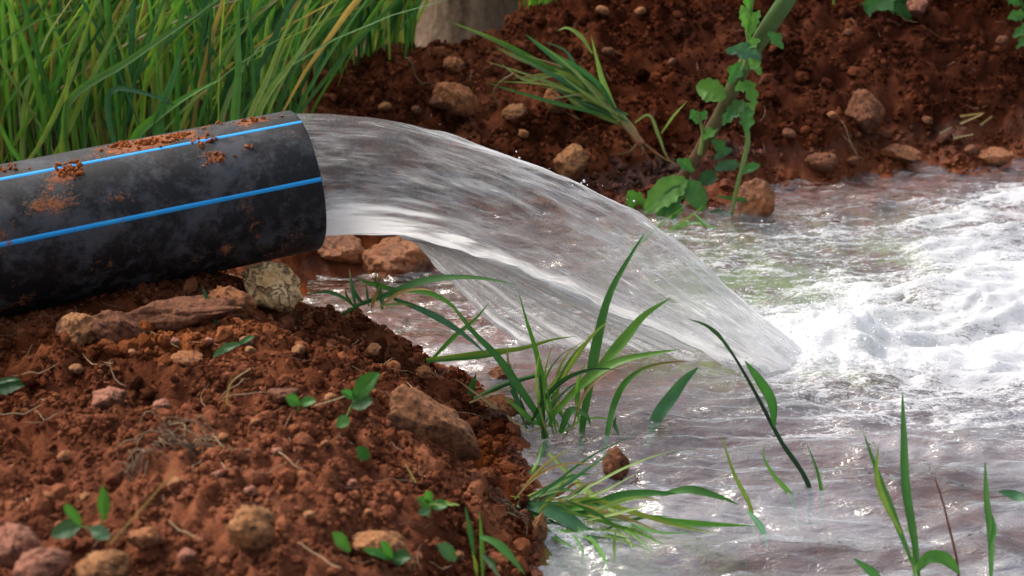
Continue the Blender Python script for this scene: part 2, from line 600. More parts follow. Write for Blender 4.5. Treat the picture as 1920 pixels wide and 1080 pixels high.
def base_h(x, y):
    x, y = np.asarray(x, float), np.asarray(y, float)
    sh = x.shape
    x, y = x.ravel(), y.ravel()
    xc, yc = np.clip(x, -2.4, 2.6), np.clip(y, .8, 6.4)
    z = TW[-3] + TW[-2] * xc + TW[-1] * yc
    for (cx, cy, _), w in zip(ctrl, TW):
        d2 = (xc - cx) ** 2 + (yc - cy) ** 2 + 1e-12
        z = z + w * .5 * d2 * np.log(d2)
    out = np.maximum(np.abs(x - xc), np.abs(y - yc))
    f = sstep(0, 2.5, out)
    z = np.clip(z, -.2, .62)
    return (z * (1 - f) + .15 * f).reshape(sh)


def pipe_dist(x, y):
    """Horizontal distance from the pipe's axis (behind its mouth)."""
    d = PIPE_AX[:2] / np.linalg.norm(PIPE_AX[:2])
    rx, ry = x - PIPE_END[0], y - PIPE_END[1]
    s = rx * d[0] + ry * d[1]
    return np.where(s < .02, np.abs(rx * d[1] - ry * d[0]), 9.0), s


def ground_h(x, y):
    z = base_h(x, y)
    wx = x + .02 * gnoise(x * 16, y * 16, 5)
    wy = y + .02 * gnoise(x * 16, y * 16, 9)
    land = sstep(-.03, .05, z)
    near = sstep(7.0, 4.0, y) * sstep(3.2, 2.0, np.abs(x))
    far_ = sstep(3.2, 3.6, y)
    wx = wx + .010 * fbm(x * 40, y * 40, 6, 2)
    wy = wy + .010 * fbm(x * 40, y * 40, 8, 2)
    bil = .30 - np.abs(fbm(wx * 9, wy * 9, 12, 4, .55))
    d = .026 * fbm(x * 5, y * 5, 3, 3) + .036 * bil + .34 * clods(wx, wy, .060, 11, .35) + .42 * clods(wx, wy, .024, 21, .5) + .5 * clods(wx, wy, .0125, 31, .6)
    d = d + .0075 * fbm(x * 50, y * 50, 41, 3, .7) - .014
    d = d + far_ * (.035 * (.32 - np.abs(fbm(wx * 6 + 4, wy * 6, 14, 3, .5))) + .45 * clods(wx, wy, .11, 71, .5) - .02)
    pd, s = pipe_dist(x, y)
    calm = 1 - .85 * (pd < .10)
    wetbed = .010 * fbm(x * 18, y * 18, 51, 3) + .45 * clods(wx, wy, .05, 61, .5) - .006
    z2 = z + near * (land * d * calm + (1 - land) * wetbed)
    return z2


GX = axis_samples([(-1.05, .16, .0068), (.16, 1.55, .0105)], -90, 90)
GY = axis_samples([(1.42, 2.75, .0068), (2.75, 4.55, .0105)], -60, 120)
XX, YY = np.meshgrid(GX, GY)
ZZ = ground_h(XX, YY)
BASE = base_h(XX, YY)


def interp_grid(A, x, y):
    i = np.clip(np.searchsorted(GX, x) - 1, 0, len(GX) - 2)
    j = np.clip(np.searchsorted(GY, y) - 1, 0, len(GY) - 2)
    fx = (x - GX[i]) / (GX[i + 1] - GX[i])
    fy = (y - GY[j]) / (GY[j + 1] - GY[j])
    return (A[j, i] * (1 - fx) + A[j, i + 1] * fx) * (1 - fy) + (A[j + 1, i] * (1 - fx) + A[j + 1, i + 1] * fx) * fy


def soil_attrs(x, y, z):
    back = sstep(3.0, 3.5, y) * sstep(4.9, 4.3, y)
    shore = sstep(.085, .01, z + .03 * gnoise(x * 11, y * 11, 95))
    wet = np.clip((.50 + .42 * sstep(-.05, .45, x)) * back + shore, 0, 1)
    leftwet = sstep(-.44 + .12 * gnoise(x * 6, y * 6, 97), -.66, x) * sstep(1.66, 1.86, y) * sstep(2.6, 2.3, y)
    wet = np.clip(wet + .55 * leftwet + .8 * sstep(4.5, 5.0, y) + .7 * sstep(-.45, -.7, x) * sstep(2.7, 3.0, y), 0, 1)  # last two terms darken the ground under the long grass
    farshore = sstep(.3, .6, x) * sstep(3.2, 3.4, y)
    clay = sstep(.035 + .065 * farshore, .01 * farshore, z + .02 * gnoise(x * 9, y * 9, 96)) * sstep(-.2, -.05, z) * .9
    clay = clay * (1 - .75 * sstep(2.65, 2.3, y) * sstep(-.01, -.03, z))
    clay = np.maximum(clay, .55 * np.exp(-(((x + .52) / .14) ** 2 + ((y - 2.16) / .07) ** 2)))
    pale = sstep(2.15, 1.75, y) * sstep(-.75, -.55, x) * sstep(.10, .2, z) * .9
    algae = np.clip(1.8 * np.exp(-(((x - .52) / .26) ** 2 + ((y - 3.15) / .28) ** 2)) + .8 * np.exp(-(((x - .95) / .2) ** 2 + ((y - 3.55) / .12) ** 2)), 0, 1) * sstep(.0, -.02, z)
    algae = np.maximum(algae, .6 * sstep(.25, .12, np.hypot(x - .14, y - 1.95)) * sstep(.01, -.01, z))
    field = sstep(4.6, 5.2, y) + sstep(2.5, 4, np.abs(x))
    return dict(wet=wet, clay=clay, pale=pale, algae=algae)


ga = soil_attrs(XX.ravel(), YY.ravel(), ZZ.ravel())
ga["tint"] = np.clip(.5 + .5 * gnoise(XX.ravel() * 9, YY.ravel() * 9, 77), 0, 1)
ground = link("ground", mesh_np("ground", np.stack([XX.ravel(), YY.ravel(), ZZ.ravel()], 1), grid_faces(len(GX), len(GY)), True, ga), SOIL, kind="structure")
ground["label"] = "crumbly red-brown soil banks around the stream"


def hit(px, py, water=True):
    """Where a photo pixel's line of sight meets the ground (or the water)."""
    d = ray(px, py)
    y = np.arange(1.2, 9.0, .004)
    t = y / d[1]
    x = d[0] * t
    z = CAM_H + d[2] * t
    g = interp_grid(BASE, x, y)
    if water:
        g = np.maximum(g, 0.0)
    k = np.argmax(z <= g)
    return np.array([x[k], y[k], g[k]])


# ------------------------------------------------------------------ stream water
def foam_density(x, y):
    f = np.zeros_like(x)

    def blob(cx, cy, rx, ry, a, rot=0.0):
        c, s = math.cos(rot), math.sin(rot)
        u, v = (x - cx) * c + (y - cy) * s, -(x - cx) * s + (y - cy) * c
        return a * np.exp(-((u / rx) ** 2 + (v / ry) ** 2))
    for b in [(.50, 2.72, .16, .12, 1.0), (.38, 2.70, .16, .06, .65), (.42, 2.92, .16, .10, .55), (.62, 2.62, .14, .08, .7), (.56, 2.66, .10, .10, .95), (.62, 2.76, .22, .15, 1.05), (.80, 2.70, .32, .22, 1.05), (1.05, 2.85, .38, .30, 1.0), (1.45, 2.95, .5, .42, 1.0), (.72, 2.98, .18, .13, .8),
              (1.0, 3.2, .25, .16, .75, .5), (1.25, 3.62, .35, .12, .75, .25), (.98, 3.48, .22, .07, .6, .35), (.45, 3.20, .24, .24, .36), (.72, 3.35, .28, .16, .40), (.58, 2.60, .26, .12, .50), (.30, 2.74, .30, .08, .22),
              (.05, 2.86, .22, .14, .24), (.80, 2.46, .42, .13, .46), (1.3, 2.5, .5, .18, .45), (.06, 2.0, .10, .05, .22)]:
        f = np.maximum(f, blob(*b))
    return f


def water_h(x, y):
    f = foam_density(x, y)
    turb = sstep(.15, .9, f)
    front = sstep(2.7, 2.2, y)
    sx = x + .04 * gnoise(x * 5, y * 5, 205)
    sy = y + .02 * gnoise(x * 5, y * 5, 206)
    z = .0060 * gnoise(sx * 4, sy * 9, 201) + .0080 * gnoise(sx * 7 + 3, sy * 19, 202) + .0062 * gnoise(sx * 13, sy * 44, 203) + .0034 * gnoise(sx * 24, sy * 82, 204)
    z = z * (1.0 + .5 * front)
    wx, wy = x + .03 * gnoise(x * 8, y * 8, 210), y + .03 * gnoise(x * 8, y * 8, 211)
    rid = 1 - np.abs(fbm(wx * 3.2, wy * 7.0, 212, 3, .45)) * 1.6
    z = z + turb * (.030 * (rid - .50) + .0040 * fbm(wx * 11, wy * 40, 213, 3, .6))
    z = z + sstep(.06, .4, f) * (.0065 * fbm(wx * 9, wy * 22, 214, 3, .55))
    # standing swells running off to the side
    z = z + .030 * np.exp(-(((y - 3.25 - .30 * (x - .9)) / .09) ** 2)) * sstep(.72, 1.0, x)
    z = z + .035 * np.exp(-(((y - 2.98 - .22 * (x - .8)) / .10) ** 2)) * sstep(.60, .85, x)
    z = z + .022 * np.exp(-(((y - 3.58 - .2 * (x - 1.1)) / .06) ** 2)) * sstep(.85, 1.1, x)
    # hollow punched by the jet, and the lip in front of it
    dx, dy = (x - .44) / .12, (y - 2.72) / .10
    z = z - .028 * np.exp(-(dx * dx + dy * dy)) + .044 * np.exp(-(((x - .585) / .095) ** 2 + ((y - 2.71) / .13) ** 2)) * (1 + .55 * gnoise(x * 22, y * 22, 230) + .3 * gnoise(x * 50, y * 50, 231))
    return z


def silt_sheen_amount(x, y):
    a = np.clip(.21 + .20 * fbm(x * 2.6, y * 6.5, 240, 3, .6), .02, .36)
    a = a * (1 - .8 * np.exp(-(((x - .22) / .20) ** 2 + ((y - 2.36) / .13) ** 2)))
    a = a * (1 - .7 * np.exp(-(((x - .50) / .22) ** 2 + ((y - 2.22) / .06) ** 2)))
    return a * (1 - .85 * sstep(3.30, 3.5, y)) * (1 - .8 * sstep(2.9, 3.0, y) * sstep(.95, .75, x)) * (1 - .8 * sstep(2.70, 2.80, y) * sstep(.42, .30, x))


WX = axis_samples([(-.48, 1.45, .0052)], -.9, 3.4)
WY = axis_samples([(1.78, 3.98, .0056)], .4, 4.5)
wX, wY = np.meshgrid(WX, WY)
wZ = water_h(wX, wY)
water = link("water", mesh_np("water", np.stack([wX.ravel(), wY.ravel(), wZ.ravel()], 1), grid_faces(len(WX), len(WY)), True,
                              {"foam_sheen": foam_density(wX, wY).ravel(), "silt_sheen": silt_sheen_amount(wX, wY).ravel()}), POOL, kind="structure")
water["label"] = "shallow stream foaming white where the jet lands"

# ------------------------------------------------------------------ pipe
pipe = thing("drain_pipe", PIPE_END - PIPE_AX * .45, "black plastic pipe with blue stripes, smeared with soil, spouting water", "pipe")
bx = np.cross(PIPE_AX, [0, 0, 1.0])
bx /= np.linalg.norm(bx)                      # towards the camera side
by = np.cross(bx, PIPE_AX)                    # up
ORG = np.array(pipe.location)
LEN = 2.3


ns, na = 150, 112
ss = np.concatenate([[.0, .0012, .003], np.linspace(.006, LEN, ns)])
aa = np.arange(na) / na * 2 * np.pi
rows, dirt = [], []
PATCH = [(.20, .05, .05, .16, .75), (.25, .12, .05, .2, .9), (.37, .50, .03, .20, .62), (.52, .35, .04, .26, .75), (.54, .8, .035, .3, .6), (.50, 1.2, .04, .25, .42), (.15, .72, .012, .10, .8), (.16, .34, .012, .10, .7), (.12, 1.5, .012, .25, .5),
         (.165, 2.05, .007, .16, .6), (.40, .9, .03, .16, .55), (.07, .05, .02, .14, .6), (.30, 1.0, .02, .12, .45)]
for r0, sl in ((PIPE_R, ss[::-1]), (.1000, ss[:20])):
    for s in sl:
        r = r0 - (.0016 if s == 0 and r0 == PIPE_R else (.0005 if s < .002 and r0 == PIPE_R else 0))
        wob = .0007 * gnoise(aa * 1.5, np.full(na, s * 6), 5)
        rows.append(PIPE_END - ORG - PIPE_AX * s + (r + wob)[:, None] * (np.cos(aa)[:, None] * by + np.sin(aa)[:, None] * bx))
        top = np.exp(-((np.where(aa > np.pi, aa - 2 * np.pi, aa) - .25) / .45) ** 2)
        n = .5 + .6 * gnoise(np.cos(aa) * 3 + s * 9, np.sin(aa) * 3 + s * 3, 6)
        an_ = np.where(aa > np.pi, aa - 2 * np.pi, aa)
        spots = sum(w_ * np.exp(-(((s - s0) / ds) ** 2 + ((an_ - a0) / da_) ** 2)) for s0, a0, ds, da_, w_ in PATCH)
        dirt.append(np.clip(spots + top * .12 * n + .36 * sstep(.42, .60, s) * n + .30 * n * sstep(1.5, 2.4, np.abs(an_)) + .12 * n, 0, 1))
link("wall", mesh_np("pipe_wall", np.concatenate(rows), grid_faces(na, len(rows), True), True, {"dirt": np.concatenate(dirt)}), PIPE, pipe)
for k in range(5):
    a0 = math.radians((20, 74, 176, 235, 300)[k])
    sl = np.linspace(.0015, LEN, 60)
    da = np.linspace(-.034, .034, 5)
    prof = np.array([-.0004, .0007, .0009, .0007, -.0004])
    V = np.concatenate([PIPE_END - ORG - PIPE_AX * s + (PIPE_R + prof)[:, None] * (np.cos(a0 + da)[:, None] * by + np.sin(a0 + da)[:, None] * bx) for s in sl])
    link("stripe", mesh_np("stripe", V, grid_faces(5, len(sl)), True), STRIPE, pipe)

# ------------------------------------------------------------------ the jet
T_PX = [(556, 216), (640, 217), (700, 223), (760, 234), (800, 244), (870, 265), (950, 290), (1000, 309), (1050, 330), (1100, 352), (1150, 378), (1200, 405), (1250, 440), (1300, 482), (1350, 527), (1400, 570), (1450, 610), (1480, 637), (1500, 655)]
M_PX = [(606, 437), (660, 436), (700, 436), (770, 441), (850, 459), (930, 484), (1000, 513), (1080, 549), (1160, 586), (1240, 622), (1320, 657)]
B_PX = [(735, 438), (765, 446), (795, 470), (830, 508), (870, 553), (910, 592), (950, 622), (990, 650)]


def traj(pxs, y0, y1, x0, x1, n):
    P = [at(px, py, y=y0 + (y1 - y0) * (px - x0) / (x1 - x0)) for px, py in pxs]
    return catmull(P, n)


NU, NA = 260, 176
Tt = traj(T_PX, 2.49, 2.71, 556, 1500, NU)
Mt = traj(M_PX, 2.47, 2.69, 606, 1320, NU)
lat = np.array([-PIPE_AX[1], PIPE_AX[0], 0]) / np.linalg.norm(PIPE_AX[:2])
# a little of the water still inside the pipe, and a little below the surface
ins = 8
pre = [(-k / ins) for k in range(ins, 0, -1)]
Tp = np.concatenate([[PIPE_END + by * .092 + PIPE_AX * (.08 * k) for k in pre], Tt, [Tt[-1] + (Mt[-1] - Tt[-1]) * .04 * k + np.array([0, 0, -.006]) * k for k in range(1, 6)]])
Mp = np.concatenate([[PIPE_END - by * .092 + PIPE_AX * (.08 * k) for k in pre], Mt, [Mt[-1] - (Mt[-1] - Tt[-1]) * .04 * k + np.array([0, 0, -.006]) * k for k in range(1, 6)]])
U = np.concatenate([[k * .08 for k in pre], np.linspace(0, 1, NU), 1 + .02 * np.arange(1, 6)])
ang = np.arange(NA) / NA * 2 * np.pi
jv, jfoam_sheen, jfu, jfv = [], [], [], []
for k, u in enumerate(U):
    C, H = (Tp[k] + Mp[k]) / 2, (Tp[k] - Mp[k]) / 2
    uu = np.clip(u, 0, 1)
    w = .092 + .022 * sstep(0, .35, uu) - .022 * sstep(.5, 1, uu)
    ca, sa = np.cos(ang), np.sin(ang)
    grow = sstep(-.02, .35, u)
    amp = .0014 + .0066 * grow
    rip = amp * (fbm(np.full(NA, u * 7) + .6 * np.cos(ang), ang * 3.2, 301, 2) + .30 * fbm(np.full(NA, u * 13), ang * 9, 303, 2))
    rip = rip + .0045 * grow * gnoise(np.full(NA, u * 15), ca * 2.0, 305)
    wseam = sstep(0, .4, np.minimum(ang, 2 * np.pi - ang))
    rip = rip * (.35 + .65 * wseam)
    hl = np.linalg.norm(H)
    if u <= 0:
        rip = rip * 0
    narrow = 1 - .35 * uu * (ca < 0) * np.abs(ca)
    P = C + H * (ca * (1 + rip / max(hl, .03)))[:, None] + lat * ((w * narrow) * sa * (1 + rip / w))[:, None]
    jv.append(P)
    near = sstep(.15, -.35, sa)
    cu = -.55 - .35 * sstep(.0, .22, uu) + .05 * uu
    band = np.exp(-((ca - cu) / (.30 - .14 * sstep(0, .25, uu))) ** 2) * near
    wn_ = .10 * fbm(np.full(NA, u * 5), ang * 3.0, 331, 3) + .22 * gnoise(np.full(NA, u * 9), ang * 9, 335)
    white = 1.0 * sstep(.30, .02, uu + wn_ * .8) * sstep(.0, -.55, ca + wn_) * near  # bright sky reflection near the mouth, painted as white water
    f = .15 + np.maximum(white, .62 * band * (1 + 2.6 * wn_)) + .20 * sstep(.45, .95, uu) * sstep(.6, -.2, ca) + .22 * sstep(.72, 1.0, uu) + .5 * sstep(.86, 1.0, uu + .5 * wn_) + .30 * sstep(.93, 1.0, ca) * sstep(.1, .3, uu) - .07 * np.exp(-((ca + .1) / .4) ** 2) * near + .10 * sstep(.8, .97, ca) * sstep(.15, .4, uu) - .16 * sstep(.35, .1, uu) * sstep(-.1, .3, ca)  # aerated white plus highlights painted along the lower band and top rim
    jfoam_sheen.append(np.clip(f, 0, 1.1))
    jfu.append(np.full(NA, u * 1.15))
    jfv.append(np.minimum(ang, 2 * np.pi - ang) * .30 + .5 * (ang > np.pi))
jv = np.concatenate(jv)
c0, c1 = len(jv), len(jv) + 1
F = grid_faces(NA, len(U), True)
jorg = (PIPE_END[0], PIPE_END[1], 0.0)
jet = thing("water_jet", jorg, "thick arc of clear rushing water pouring from the pipe mouth into the stream", "water jet")
jm = mesh_np("jet_body", jv - np.array(jorg), F, True, {"foam_sheen": np.concatenate(jfoam_sheen), "fu": np.concatenate(jfu), "fv": np.concatenate(jfv)})
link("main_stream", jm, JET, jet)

# thin torn veil of slower water under the arc
NV, NW = 130, 90
Mv = traj([(735, 437)] + [p for p in M_PX if p[0] > 760], 2.50, 2.69, 735, 1320, NV)
Bv = traj(B_PX, 2.50, 2.73, 735, 990, NV)
vv, vf, vu, vw = [], [], [], []
half = np.linspace(0, 1, NW // 2)
for k in range(NV):
    u = k / (NV - 1)
    for side in (0, 1):
        g = half if side == 0 else half[::-1]
        th = (.0055 + .010 * (1 - u) * g) * (.35 + .9 * np.abs(gnoise(g * 15, np.full_like(g, u * 2.2), 401))) * np.clip(np.minimum(g, 1 - g) * 30, .1, 1)
        bend = .020 * u * gnoise(g * 6 + 1.5, np.full_like(g, u * 2.5), 402)
        P = Bv[k] * (1 - g)[:, None] + Mv[k] * g[:, None] + lat * ((-1 if side == 0 else 1) * th + bend)[:, None]
        vv.append(P)
        edge = np.exp(-(g / .05) ** 2)
        vf.append(np.clip(.14 + .85 * edge + .55 * sstep(.70, 1.0, g) + .45 * np.exp(-((g - .35) / .05) ** 2) * sstep(.1, .4, u) + .25 * sstep(.75, 1, u), 0, 1.1))
        vu.append(np.full_like(g, u * .6))
        vw.append(g * .8 + 2)
link("veil", mesh_np("veil", np.concatenate(vv) - np.array(jorg), grid_faces(NW // 2 * 2, NV, True), True, {"foam_sheen": np.concatenate(vf), "fu": np.concatenate(vu), "fv": np.concatenate(vw)}), JET, jet)
for k in range(12):
    g0 = [0.0, .10, .2, .3, .42, .5, .6, .68, .78, .86, .93, .98][k]
    u = np.linspace(.02 + .1 * random.random(), 1.0, 46)
    kk = (u * (NV - 1)).astype(int)
    gg = np.clip(g0 + .03 * gnoise(u * 3, u * 0 + k, 410), 0, 1)
    P = Bv[kk] * (1 - gg)[:, None] + Mv[kk] * gg[:, None] - lat * (.010 + .006 * random.random())
    P = P + .003 * np.stack([gnoise(u * 9, u * 0 + k + 5, s) for s in (421, 422, 423)], 1)
    r0 = random.uniform(.0022, .0050)
    R = r0 * (.35 + .65 * np.sin(np.pi * np.clip(u * .85 + .12, 0, 1)) + .35 * gnoise(u * 11, u * 0 + k, 424))
    m = tube_mesh("strand", P - np.array(jorg), np.clip(R, .0012, None), 8)
    nv = len(m.vertices)
    for an, val in (("foam_sheen", .62 if k in (0, 9, 10) else .38), ("fv", k * 1.3)):
        a = m.attributes.new(an, 'FLOAT', 'POINT')
        a.data.foreach_set("value", np.full(nv, val, np.float32))
    a = m.attributes.new("fu", 'FLOAT', 'POINT')
    a.data.foreach_set("value", np.concatenate([np.repeat(u * .6, 8), [0, .6]]).astype(np.float32))
    link("strand", m, JET, jet)


def ico(sub=0):
    t = (1 + 5 ** .5) / 2
    v = [(-1, t, 0), (1, t, 0), (-1, -t, 0), (1, -t, 0), (0, -1, t), (0, 1, t), (0, -1, -t), (0, 1, -t), (t, 0, -1), (t, 0, 1), (-t, 0, -1), (-t, 0, 1)]
    f = [(0, 11, 5), (0, 5, 1), (0, 1, 7), (0, 7, 10), (0, 10, 11), (1, 5, 9), (5, 11, 4), (11, 10, 2), (10, 7, 6), (7, 1, 8), (3, 9, 4), (3, 4, 2), (3, 2, 6), (3, 6, 8), (3, 8, 9), (4, 9, 5), (2, 4, 11), (6, 2, 10), (8, 6, 7), (9, 8, 1)]
    v = [np.array(q, float) / np.linalg.norm(q) for q in v]
    for _ in range(sub):
        mid, nf = {}, []

        def mp(a, b):
            key = (min(a, b), max(a, b))
            if key not in mid:
                q = v[a] + v[b]
                v.append(q / np.linalg.norm(q))
                mid[key] = len(v) - 1
            return mid[key]
        for a, b, c in f:
            ab, bc, ca = mp(a, b), mp(b, c), mp(c, a)
            nf += [(a, ab, ca), (b, bc, ab), (c, ca, bc), (ab, bc, ca)]
        f = nf
    return np.array(v), np.array(f)


ICO0, ICO1, ICO2, ICO3 = ico(0), ico(1), ico(2), ico(4)


def rand_rot(n):
    q = RNG.normal(size=(n, 4))
    q /= np.linalg.norm(q, axis=1)[:, None]
    w, x, y, z = q.T
    return np.stack([1 - 2 * (y * y + z * z), 2 * (x * y - z * w), 2 * (x * z + y * w), 2 * (x * y + z * w), 1 - 2 * (x * x + z * z), 2 * (y * z - x * w), 2 * (x * z - y * w), 2 * (y * z + x * w), 1 - 2 * (x * x + y * y)], 1).reshape(n, 3, 3)


def scatter_mesh(name, base, pos, size, jitter=.3, flat=.75, smooth=False, attrs=None):
    V0, F0 = base
    n, k = len(pos), len(V0)
    rad = 1 + jitter * RNG.uniform(-1, 1, size=(n, k, 1))
    sc = np.stack([RNG.uniform(.75, 1.3, n), RNG.uniform(.75, 1.2, n), RNG.uniform(flat - .2, flat + .2, n)], 1)[:, None, :]
    V = V0[None] * rad * sc
    V = np.einsum('nij,nkj->nki', rand_rot(n), V) * size[:, None, None] + pos[:, None, :]
    Fm = (F0[None] + (np.arange(n) * k)[:, None, None]).reshape(-1, 3)
    at_ = {an: np.repeat(av, k, axis=0) for an, av in (attrs or {}).items()}
    return mesh_np(name, V.reshape(-1, 3), Fm, smooth, at_)


# spray thrown up where the jet lands, and drops torn off its edges
n = 1500
dx = RNG.normal(.08, .20, n)
dp = np.stack([.46 + dx, 2.74 + RNG.normal(0, .14, n), np.zeros(n)], 1)
dp[:, 2] = water_h(dp[:, 0], dp[:, 1]) + np.abs(RNG.exponential(.020, n)) * np.exp(-(dx / .30) ** 2)
n2 = 260
kk = RNG.integers(60, NV, n2)
gg = RNG.uniform(-.12, .95, n2)[:, None]
e2 = Bv[kk] * (1 - gg) + Mv[kk] * gg + RNG.normal(0, .012, (n2, 3)) - lat * .02
n3 = 40
e3 = Tt[RNG.integers(60, NU - 5, n3)] + np.stack([RNG.normal(0, .01, n3), RNG.normal(0, .03, n3), np.abs(RNG.normal(0, .004, n3))], 1)
dp = np.concatenate([dp, e2, e3])
link("spray", scatter_mesh("spray", ICO1, dp - np.array(jorg), .0005 + .0022 * RNG.uniform(0, 1, len(dp)) ** 2.5, .12, .9, True), DROP, jet, kind="stuff")
# fingers of splash around the hollow
for k in range(7):
    a0 = RNG.uniform(-1.2, 1.2)
    r0 = RNG.uniform(.06, .13)
    b0 = np.array([.50 + r0 * math.cos(a0), 2.72 + r0 * math.sin(a0) * .9, 0.0])
    b0[2] = water_h(b0[:1], b0[1:2])[0] - .004
    L = RNG.uniform(.012, .035)
    d0 = np.array([math.cos(a0) * .7 + .3, math.sin(a0) * .6, 1.0])
    P = catmull([b0, b0 + d0 * L * .5, b0 + d0 * L * .85 + np.array([L * .15, 0, -L * .05]), b0 + d0 * L + np.array([L * .4, 0, -L * .3])], 12)
    m = tube_mesh("splash", P - np.array(jorg), np.array([1, .8, .6, .5, .42, .36, .32, .30, .34, .40, .30, .1]) * RNG.uniform(.003, .006), 8)
    for an, val in (("foam_sheen", .55), ("fv", k * .7), ("fu", k * .31)):
        a = m.attributes.new(an, 'FLOAT', 'POINT')
        a.data.foreach_set("value", np.full(len(m.vertices), val, np.float32))
    link("splash", m, JET, jet)

# ------------------------------------------------------------------ soil crumbs and clods
def land_points(n, x0, x1, y0, y1, zmin=.006, dens=None):
    out = []
    while sum(len(o) for o in out) < n:
        x, y = RNG.uniform(x0, x1, n), RNG.uniform(y0, y1, n)
        keep = (np.abs(x) < .36 * (y + .35)) & (interp_grid(BASE, x, y) > zmin)
        pd, s = pipe_dist(x, y)
        keep &= pd > .06
        if dens is not None:
            keep &= RNG.uniform(0, 1, n) < dens(x, y)
        out.append(np.stack([x[keep], y[keep]], 1))
    return np.concatenate(out)[:n]


def crumbs(name, base, n, box, lo, hi, powr, label, smooth, jitter, dens=None, sink=.32):
    xy = land_points(n, *box, dens=dens)
    z = interp_grid(ZZ, xy[:, 0], xy[:, 1])
    size = lo + (hi - lo) * RNG.uniform(0, 1, n) ** powr
    pos = np.stack([xy[:, 0], xy[:, 1], z + size * (.5 - sink)], 1)
    at_ = soil_attrs(xy[:, 0], xy[:, 1], z)
    at_["tint"] = np.clip(RNG.normal(.5, .36, n), 0, 1.4)
    o = link(name, scatter_mesh(name, base, pos, size, jitter, .75, smooth, at_), SOIL, kind="stuff")
    o["label"] = label
    o["category"] = "soil"


clump = lambda x, y: np.clip(.5 + 1.1 * gnoise(x * 14, y * 14, 90), .05, 1)
crumbs("soil_crumbs", ICO0, 42000, (-1.0, .1, 1.42, 2.75), .0012, .0062, 2.2, "fine loose soil crumbs on the near bank", False, .30, clump)
crumbs("soil_crumbs", ICO0, 27000, (-.5, 1.7, 3.35, 4.75), .0018, .0085, 2.2, "fine loose soil crumbs on the far mound", False, .30, clump)
crumbs("soil_clods", ICO1, 1700, (-1.0, .1, 1.42, 2.75), .005, .015, 3.0, "knobbly clods of red soil on the near bank", False, .20, clump)
crumbs("soil_clods", ICO1, 1700, (-.5, 1.7, 3.35, 4.75), .006, .020, 3.0, "knobbly clods of dark moist soil on the far mound", False, .20, clump)

# crumbs of soil lying on top of the pipe
cl = []
for s0, a0, nn in ((.07, .05, 30), (.13, -.1, 20), (.19, .1, 70), (.235, .12, 90), (.27, .02, 60), (.36, .42, 90), (.45, .12, 50), (.50, .25, 120), (.54, .05, 120), (.155, .34, 20), (.11, .62, 8), (.15, .72, 20)):
    s = s0 + RNG.normal(0, .012, nn)
    a = a0 + RNG.normal(0, .07, nn)
    sz = .0008 + .0042 * RNG.uniform(0, 1, nn) ** 2.5
    q = PIPE_END - PIPE_AX * s[:, None] + (PIPE_R + sz * .3)[:, None] * (np.cos(a)[:, None] * by + np.sin(a)[:, None] * bx)
    cl.append(np.concatenate([q, sz[:, None]], 1))
cl = np.concatenate(cl)
n = len(cl)
o = link("soil_crumbs", scatter_mesh("pipe_crumbs", ICO0, cl[:, :3], cl[:, 3], .35, .55, False,
                                     {"wet": np.zeros(n), "clay": np.full(n, .55), "pale": np.full(n, .7), "algae": np.zeros(n), "tint": RNG.uniform(.4, 1, n)}), SOIL, kind="stuff")
o["label"] = "little heaps of orange soil lying along the top of the pipe"
o["category"] = "soil"

# ------------------------------------------------------------------ stones
def stone_mesh(size, seed, cuts=6, rough=.06):
    r = np.random.default_rng(seed)
    base = ICO3 if cuts > 3 else ICO2
    V = base[0].copy()
    for _ in range(cuts):
        nrm = r.normal(size=3)
        nrm /= np.linalg.norm(nrm)
        c = r.uniform(.55, .85)
        d = V @ nrm
        V = V - np.clip(d - c, 0, None)[:, None] * nrm * .92
    nz = fbm(V[:, 0] * 1.7 + seed * 3.1 + V[:, 2], V[:, 1] * 1.7 + V[:, 2] * .8, 500 + seed, 4, .6)
    nf = fbm(V[:, 0] * 6 + seed * 1.7 + V[:, 2] * 2, V[:, 1] * 6 - V[:, 2] * 5, 540 + seed, 3, .65)
    V = V * (1 + rough * 2.2 * nz + .035 * nf)[:, None]
    return mesh_np("stone", V * np.asarray(size), base[1], True)


def stone(px, py, w, h, mat, label, seed, rot=0.0, name="stone", depth=None, group=None, sink=.35, cuts=6, cat="stone"):
    """px, py: middle of the stone in the photo; w, h: its size there."""
    foot = hit(px, py + h * .32)
    W, Hh = px2m(foot, w) / 2, px2m(foot, h) / 2
    D = depth * W if depth else (W + Hh) / 2
    o = link(name, stone_mesh((W * 1.08, D, Hh * 1.08), seed, cuts), mat, label=label, cat=cat, group=group)
    c = at(px, py, y=foot[1] + D * .25) - np.array([0, 0, Hh * .12])
    o.location = tuple(c)
    o.rotation_euler = (r_() * .15, math.radians(rot), r_() * .3)
    return o


def r_():
    return random.uniform(-1, 1)


stone(508, 538, 112, 92, ST_PALE, "pale cream stone with dark cracks under the pipe mouth", 1, 18)
stone(335, 590, 250, 66, ST_BROWN, "long brown rock lying in the shade along the underside of the pipe", 40, -12, cuts=9, depth=.35)
stone(645, 468, 95, 62, ST_WET, "wet orange rock just below the white water at the pipe mouth", 2, 12)
stone(750, 478, 130, 85, ST_WET, "large wet orange rock behind the torn veil of water", 3, -20)
stone(795, 785, 225, 105, ST_SLAB, "big slanting brown slab at the edge of the near bank", 4, 42, cuts=10, depth=.42)
stone(474, 1000, 92, 108, ST_TAN, "upright tan stone low on the near bank", 5, -12, cuts=9)
stone(712, 1016, 96, 52, ST_TAN, "flat tan stone near the bank's wet edge at the bottom", 6, 10)
stone(28, 1022, 92, 78, ST_PINK, "pinkish stone in the bottom left corner, upper one of two", 7, 20)
stone(78, 1062, 100, 74, ST_PINK, "pinkish stone in the bottom left corner, lower one of two", 8, -25)
